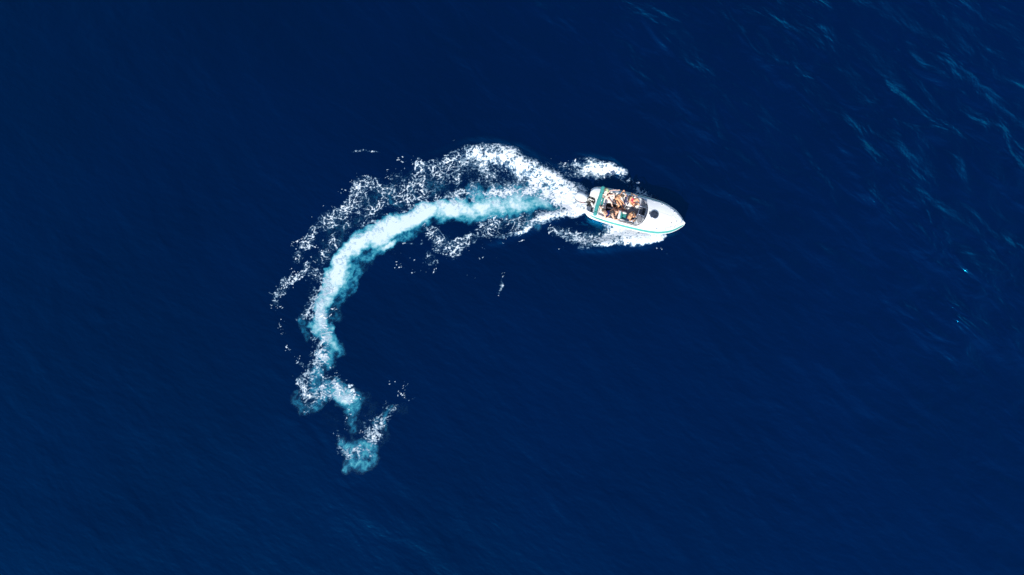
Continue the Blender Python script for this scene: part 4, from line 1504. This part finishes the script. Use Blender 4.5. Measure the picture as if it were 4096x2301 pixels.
        sd = (an - kn).normalized()
        td = Vector(lg[2]) if len(lg) > 2 else (fwd_ + Vector((0, 0, -.05)))
        td = (td - sd * td.dot(sd) * .75).normalized()
        lat = td.cross(Vector((0, 0, 1)))
        lat = lat.normalized() if lat.length > .1 else left
        heel = an + sd * .045 - td * .045
        ball = an + sd * .055 + td * .125 * S
        capsule(bm, an, heel, .032, .030)
        capsule(bm, an + sd * .01, ball, .033, .024)
        for q in (-1, 0, 1):
            capsule(bm, heel + lat * .006 * q, ball + lat * .022 * q, .024, .019, 8, 3)
            capsule(bm, ball + lat * .022 * q, ball + lat * .026 * q + td * .05, .016, .011, 8, 3)
    me0 = bpy.data.meshes.new('tmp_body')
    bmesh.ops.recalc_face_normals(bm, faces=bm.faces)
    bm.to_mesh(me0)
    bm.free()
    tmp = bpy.data.objects.new('tmp_body', me0)
    COL.objects.link(tmp)
    rm = tmp.modifiers.new('remesh', 'REMESH')
    rm.mode = 'VOXEL'
    rm.voxel_size = 0.0085
    rm.use_smooth_shade = True
    sm_ = tmp.modifiers.new('smooth', 'SMOOTH')
    sm_.factor = 0.5
    sm_.iterations = 3
    dg = bpy.context.evaluated_depsgraph_get()
    me = bpy.data.meshes.new_from_object(tmp.evaluated_get(dg))
    bpy.data.objects.remove(tmp)
    bpy.data.meshes.remove(me0)
    me.materials.clear()
    for m_ in (skin_mat, EYE, LIP):
        me.materials.append(m_)
    n = len(me.vertices)
    co = np.empty(n * 3, np.float32)
    me.vertices.foreach_get('co', co)
    co = co.reshape(-1, 3)
    no = np.empty(n * 3, np.float32)
    me.vertices.foreach_get('normal', no)
    no = no.reshape(-1, 3)
    loops = np.empty(len(me.loops), np.int32)
    me.loops.foreach_get('vertex_index', loops)
    quads = loops.reshape(-1, 4)
    fc = co[quads].mean(1)
    # nearest bone of every face and position along it
    best = np.full(len(fc), 9.0)
    bi = np.zeros(len(fc), int)
    bt = np.zeros(len(fc))
    for i, (nm, a, b) in enumerate(bones):
        a_, b_ = np.array(a), np.array(b)
        ab = b_ - a_
        t = np.clip(((fc - a_) @ ab) / (ab @ ab), 0, 1)
        d = np.linalg.norm(fc - a_ - t[:, None] * ab, axis=1) - {'trunk': .09, 'head': .08, 'thigh': .06}.get(nm, .035)
        k = d < best
        best[k] = d[k]
        bi[k] = i
        bt[k] = t[k]
    names = np.array([b[0] for b in bones])[bi]
    hd = fc - np.array(head)
    hx, hy, hz = hd @ np.array(hl), hd @ np.array(hf), hd @ np.array(hup)
    ishead = (np.linalg.norm(hd, axis=1) < .15) & (names != 'arm') & (names != 'forearm') & (hz > -.11)
    mi = np.zeros(len(fc), np.int32)
    eye = ishead & (hy > .05) & (np.hypot(np.abs(hx) - .032, (hz - .004) * 1.6) < .014)
    lip = ishead & (hy > .05) & (np.abs(hx) < .024) & (np.abs(hz + .058) < .009)
    mi[eye] = 1
    mi[lip] = 2
    me.polygons.foreach_set('material_index', mi)
    me.polygons.foreach_set('use_smooth', np.ones(len(fc), bool))
    root = bpy.data.objects.new('person', me)
    COL.objects.link(root)
    root.matrix_world = MB
    tag(root, label, 'person', 'people riding in the speedboat')
    tr = fc - np.array(pelvis)
    tz, tx, ty = tr @ np.array(up) / tl, tr @ np.array(left), tr @ np.array(fwd_)
    istr = names == 'trunk'

    def shell(name, sel, off, material, wob=0.0):
        f = quads[sel]
        if len(f) == 0:
            return
        used = np.unique(f)
        rmp = np.full(n, -1)
        rmp[used] = np.arange(len(used))
        c = co[used] + no[used] * off
        if wob:
            w_ = np.array([mnoise.noise(Vector(p) * 22) + .6 * mnoise.noise(Vector(p) * 55) for p in co[used]])
            c = c + no[used] * (w_ * wob)[:, None]
        me2 = bpy.data.meshes.new(name)
        inner = co[used] - no[used] * .002
        V_ = np.concatenate([c, inner])
        F_ = rmp[f]
        # rim faces between the outer and inner skin
        ed = {}
        for q in F_:
            for k in range(4):
                a, b = int(q[k]), int(q[(k + 1) % 4])
                ed[(a, b)] = 1
        m_ = len(used)
        rim = [(b, a, a + m_, b + m_) for (a, b) in ed if (b, a) not in ed]
        me2.from_pydata(V_.tolist(), [], F_.tolist() + rim)
        me2.update()
        o = link(name, me2, material, root, True)
        return o

    for kind, material in clothes:
        if kind == 'shorts':
            shell('swim_shorts', (istr & (tz < .20)) | ((names == 'thigh') & (bt < .62)), .012, material, .006)
        elif kind == 'trunks':
            shell('swim_trunks', (istr & (tz < .16)) | ((names == 'thigh') & (bt < .34)), .009, material, .004)
        elif kind == 'bikini':
            cz = .72
            cup = istr & (ty > .05) & (np.hypot(np.abs(tx) - .075, (tz - cz + .01) * tl) < .068)
            band = istr & (np.abs(tz - cz + .07) < .018)
            shell('bikini_top', cup | band, .006, material)
            low = ((istr | ((names == 'thigh') & (bt < .22))) & (tz < .14) & (tz > -.28) & (np.abs(tx) < .035 + .10 * sstep(-.12, .12, tz)))
            shell('bikini_bottom', low, .006, material)
    if cap is not None:
        shell('sun_cap', ishead & (hz > .028) & (hz - .30 * hy > .01), .020, cap)
        capo = [o for o in root.children if o.name.startswith('sun_cap')][-1]
        bmc = bmesh.new()
        top_, bot_ = [], []
        for rr in (.075, .165):
            for a in np.linspace(R(-62), R(62), 13):
                p = head + hl * math.sin(a) * (.085 if rr < .1 else .095) + hf * (math.cos(a) * rr + .02) + hup * (.050 - .16 * (rr - .075) * math.cos(a) - .012)
                top_.append(bmc.verts.new(p))
                bot_.append(bmc.verts.new(p - hup * .006))
        for k in range(12):
            bmc.faces.new((top_[k], top_[k + 1], top_[13 + k + 1], top_[13 + k]))
            bmc.faces.new((bot_[k], bot_[13 + k], bot_[13 + k + 1], bot_[k + 1]))
            bmc.faces.new((top_[13 + k], top_[13 + k + 1], bot_[13 + k + 1], bot_[13 + k]))
        frombm('cap_brim', bmc, cap, capo, True)
    hairsel = ishead & ((hz > .045 + .35 * np.maximum(hy, 0)) | ((hy < .012) & (hz > -.075)) | ((hy < .035) & (hz > .0) & (np.abs(hx) > .045)))
    if cap is not None:
        hairsel &= hz < .05
    shell('hair', hairsel, .016, hair_mat, .009)
    if hair_len > 0:
        ho = [o for o in root.children if o.name.startswith('hair')][-1]
        bmh = bmesh.new()
        r2 = random.Random(len(label))
        for k in range(26):
            a = R(r2.uniform(105, 255))
            b0 = head + hl * math.sin(a) * .075 + hf * math.cos(a) * .085 + hup * r2.uniform(-.03, .06)
            outw = (hl * math.sin(a) + hf * math.cos(a)).normalized()
            p1 = b0 + outw * .022 - hup * hair_len * .4 + Vector((r2.uniform(-.02, .02), r2.uniform(-.02, .02), 0))
            p2 = b0 + outw * .035 - hup * hair_len * r2.uniform(.8, 1.1) + Vector((r2.uniform(-.04, .04), r2.uniform(-.04, .04), 0))
            add_tube(bmh, [b0, p1, p2], [.018, .016, .004], 6)
        frombm('hair_strands', bmh, hair_mat, ho, True)
    return root


SK_PALE = skin('fair_skin', (0.84, 0.57, 0.46))
SK_TAN = skin('tanned_skin', (0.76, 0.385, 0.20))
SK_WARM = skin('warm_skin', (0.80, 0.46, 0.30))
SK_GOLD = skin('golden_skin', (0.77, 0.40, 0.22))
H_DARK = mat('dark_brown_hair', (0.035, 0.022, 0.016), 0.5, var=0.35, scale=40, bump=0.6, bscale=120)
H_BROWN = mat('brown_hair', (0.075, 0.048, 0.03), 0.5, var=0.35, scale=40, bump=0.6, bscale=120)
H_BLOND = mat('ash_blond_hair', (0.20, 0.15, 0.09), 0.5, var=0.3, scale=40, bump=0.6, bscale=120)
NAVY = mat('navy_cloth', (0.018, 0.022, 0.06), 0.85, var=0.25, scale=14, bump=0.4, bscale=90)
BLUE = mat('royal_blue_cloth', (0.012, 0.035, 0.26), 0.75, var=0.3, scale=12, bump=0.4, bscale=90)
PINK = mat('hot_pink_cloth', (0.72, 0.012, 0.12), 0.6, var=0.1, scale=14)
BLKC = mat('black_cloth', (0.02, 0.018, 0.022), 0.8, var=0.2, scale=14)
CREAM = mat('cream_bikini_cloth', (0.62, 0.50, 0.46), 0.7, var=0.1, scale=20)
CAPG = mat('faded_green_cap', (0.36, 0.42, 0.22), 0.85, var=0.1, scale=14, bump=0.3, bscale=150)

make_person('fair woman in a pale green cap lounging at the stern corner', (1.10, .50, .72), (.985, .655, 1.155), (.93, .72, 1.33), (.55, -.35, -.45),
            arms=(((1.55, .99, .88), (1.2, 1.4, .9)), ((.86, .36, .70), (.2, .5, .9))),
            legs=(((1.50, .40, .70), (1.30, .80, 1.3), (.3, -.6, -.2)), ((1.52, .06, .36), (1.4, .2, 1.0), (.6, -.5, -.1))),
            skin_mat=SK_PALE, hair_mat=H_BLOND, hair_len=.16, female=True, clothes=(('bikini', BLKC),), cap=CAPG, side=(.75, -.6, 0))
make_person('tanned man bending forward with one elbow raised over the gunwale', (1.60, .50, .72), (1.80, .58, 1.12), (1.93, .62, 1.26), (.7, .1, -.7),
            arms=(((2.08, .80, 1.10), (1.85, 1.5, 1.3)), ((2.10, .34, .74), (2.3, .55, .8))),
            legs=(((2.16, .12, .36), (2.05, .35, 1.2), (.9, -.3, 0)), ((1.86, .06, .36), (1.85, .2, 1.2), (.8, -.5, 0))),
            skin_mat=SK_TAN, hair_mat=H_BROWN, clothes=(('trunks', BLKC),), side=(.8, -.15, 0))
make_person('woman in a hot pink bikini sunbathing on the lounger by the windshield', (2.62, .52, .735), (2.44, .60, 1.13), (2.38, .64, 1.30), (.75, -.1, .25),
            arms=(((2.66, .95, .90), (2.4, 1.2, .8)), ((2.82, .27, .68), (2.4, .0, .7))),
            legs=(((3.02, .68, .70), (2.8, .75, 1.5), (.9, 0, 0)), ((3.24, .44, .50), (3.0, .5, 1.2), (.9, 0, .3))),
            skin_mat=SK_GOLD, hair_mat=H_DARK, hair_len=.24, female=True, clothes=(('bikini', PINK),), side=(.9, -.2, 0))
make_person('bare backed dark haired man steering at the helm in navy shorts', (2.60, -.46, .725), (2.74, -.34, 1.17), (2.82, -.27, 1.36), (.9, -.12, -.35),
            arms=(((2.98, -.30, .96), (2.75, .1, .6)), ((2.97, -.60, .93), (2.8, -.9, .6))),
            legs=(((3.02, -.30, .36), (3.0, -.3, 1.3)), ((3.02, -.56, .36), (3.0, -.6, 1.3))),
            skin_mat=SK_TAN, hair_mat=H_DARK, clothes=(('shorts', NAVY),), side=(.9, -.1, 0))
make_person('man in royal blue shorts slumped on the starboard stern bench, elbow over the side', (1.27, -.56, .72), (1.06, -.58, 1.10), (1.02, -.53, 1.27), (.5, .75, -.55),
            arms=(((.97, -.20, .82), (.6, -.2, .9)), ((1.44, -.74, .84), (1.15, -1.3, .8))),
            legs=(((1.86, -.02, .37), (1.7, -.2, 1.2), (.9, .4, 0)), ((1.70, .02, .37), (1.5, -.2, 1.2), (.6, .7, 0))),
            skin_mat=SK_WARM, hair_mat=H_BROWN, clothes=(('shorts', BLUE),), side=(.75, .6, 0))
P6 = make_person('dark haired woman with a white hair clip leaning on the starboard gunwale', (1.70, -.58, .72), (1.60, -.54, 1.13), (1.59, -.50, 1.31), (.85, .15, -.4),
                 arms=(((1.98, -.28, .76), (1.7, -.1, .9)), ((2.05, -.76, .86), (1.75, -1.0, .8))),
                 legs=(((2.06, -.12, .37), (2.0, -.2, 1.2), (.9, .3, 0)), ((1.98, -.05, .37), (1.9, -.2, 1.2), (.8, .5, 0))),
                 skin_mat=SK_WARM, hair_mat=H_DARK, hair_len=.20, female=True, clothes=(('bikini', BLKC),), side=(.9, .35, 0))
clip_o = disc('hair_clip', 1.555, -.50, 1.405, .028, .018, WHITE, P6, 12)

# ------------------------------------------------------------------ things lying in the boat


def drape(name, pts_u, width, material, thick=.012, seed=1, nw=10):
    """a cloth strip following a spine of points, with folds"""
    sp = crom(pts_u, 6)
    V_ = []
    for i, p in enumerate(sp):
        a = Vector(sp[max(i - 1, 0)])
        b = Vector(sp[min(i + 1, len(sp) - 1)])
        d = (b - a).normalized()
        lat = Vector((0, 1, 0))
        lat = (lat - d * lat.dot(d)).normalized()
        nrm = lat.cross(d)
        for k in range(nw):
            u = k / (nw - 1) - .5
            w_ = mnoise.noise(Vector((i * .25, u * 5, seed))) * .03 + .012 * math.sin(u * 22 + seed + i * .2)
            V_.append(Vector(p) + lat * (u * width + .03 * mnoise.noise(Vector((i * .3, u, seed + 5)))) + nrm * w_)
    me = bpy.data.meshes.new(name)
    me.from_pydata(V_, [], grid_faces(len(sp), nw))
    me.update()
    o = link(name, me, material, None, True)
    so = o.modifiers.new('solid', 'SOLIDIFY')
    so.thickness = thick
    so.offset = 0
    o.matrix_world = MB
    return o


MATB = mat('black_mat_fabric', (0.014, 0.010, 0.016), 0.9, var=0.3, scale=30, bump=0.4, bscale=200)
V = []
nx, ny = 14, 8
for i in range(nx):
    for j in range(ny):
        u, v = i / (nx - 1), j / (ny - 1)
        x, y = 1.13 + u * .87, -.26 + v * .47 + .02 * u
        V.append((x, y, .288 + .008 * mnoise.noise(Vector((u * 4, v * 3, 2))) + (.03 * max(0, u - .85) if v > .5 else 0)))
me = bpy.data.meshes.new('floor_mat')
me.from_pydata(V, [], grid_faces(nx, ny, flip=True))
me.update()
fm = link('floor_mat', me, MATB, None, True)
so = fm.modifiers.new('solid', 'SOLIDIFY')
so.thickness = .014
fm.matrix_world = MB
tag(fm, 'black mat with white capital letters spread on the cockpit floor', 'mat')
me = text_mesh('PARKSIDE', .155, .002)
me.transform(Matrix.Translation((1.56, -.075, .303)) @ Matrix.Rotation(R(1), 4, 'Z'))
lt = link('lettering', me, PRINT, fm)
lt['label'] = 'white capital letters reading PARKSIDE'

tw = drape('beach_towel', [(2.44, .52, .655), (2.36, .54, .70), (2.30, .55, .85), (2.24, .56, 1.0), (2.19, .54, .96), (2.17, .50, .80), (2.12, .44, .55), (2.10, .40, .36)], .46, mat('slate_blue_terry', (0.075, 0.08, 0.17), 0.95, var=0.25, scale=25, bump=0.8, bscale=160), seed=3)
tag(tw, 'slate blue towel hung over the lounger backrest behind the pink bikini', 'towel')
t2 = drape('white_towel', [(.98, .24, .655), (1.08, .30, .665), (1.18, .34, .66), (1.32, .36, .67), (1.42, .38, .66)], .40, mat('white_terry', (0.78, 0.76, 0.76), 0.95, var=0.05, scale=25, bump=0.8, bscale=160), seed=8)
tag(t2, 'crumpled white towel under the woman in the green cap', 'towel')
t3 = drape('folded_cloth', [(1.58, .28, .653), (1.70, .26, .66), (1.82, .25, .655), (1.95, .24, .66)], .22, mat('cream_cloth', (0.70, 0.66, 0.58), 0.9, var=0.06, scale=20, bump=0.5, bscale=120), seed=12)
tag(t3, 'cream cloth lying on the port bench beside the tanned man', 'cloth')


def shoe(x, y, rz, label):
    bm = bmesh.new()
    ns, nr = 12, 10
    rings = []
    for i in range(ns):
        t = i / (ns - 1)
        w = .035 + .012 * math.sin(t * math.pi) + .008 * t
        hgt = .03 + .05 * max(0, .55 - t) + .012 * math.sin(t * math.pi)
        e = min(1, (t + .03) * 9, (1.03 - t) * 9)
        rings.append([bm.verts.new((-.13 + .26 * t, math.cos(a) * w * e, max(0, .02 + math.sin(a) * (hgt if math.sin(a) > 0 else .02) * e))) for a in [2 * math.pi * k / nr for k in range(nr)]])
    for a, b in zip(rings, rings[1:]):
        for k in range(nr):
            bm.faces.new((a[k], a[(k + 1) % nr], b[(k + 1) % nr], b[k]))
    bm.faces.new(rings[0])
    bm.faces.new(rings[-1][::-1])
    bmesh.ops.transform(bm, verts=bm.verts, matrix=Matrix.Translation((x, y, .277)) @ Matrix.Rotation(rz, 4, 'Z'))
    o = frombm('shoe', bm, mat('white_canvas', (0.78, 0.77, 0.75), 0.8, var=0.05, scale=20), None, True)
    o.matrix_world = MB
    tag(o, label, 'shoe', 'white shoes on the cockpit floor')
    return o


shoe(2.26, .20, R(80), 'white shoe lying nearer the black mat, below the slate towel')
shoe(2.44, .17, R(30), 'white shoe lying nearer the helmsman, below the lounger')
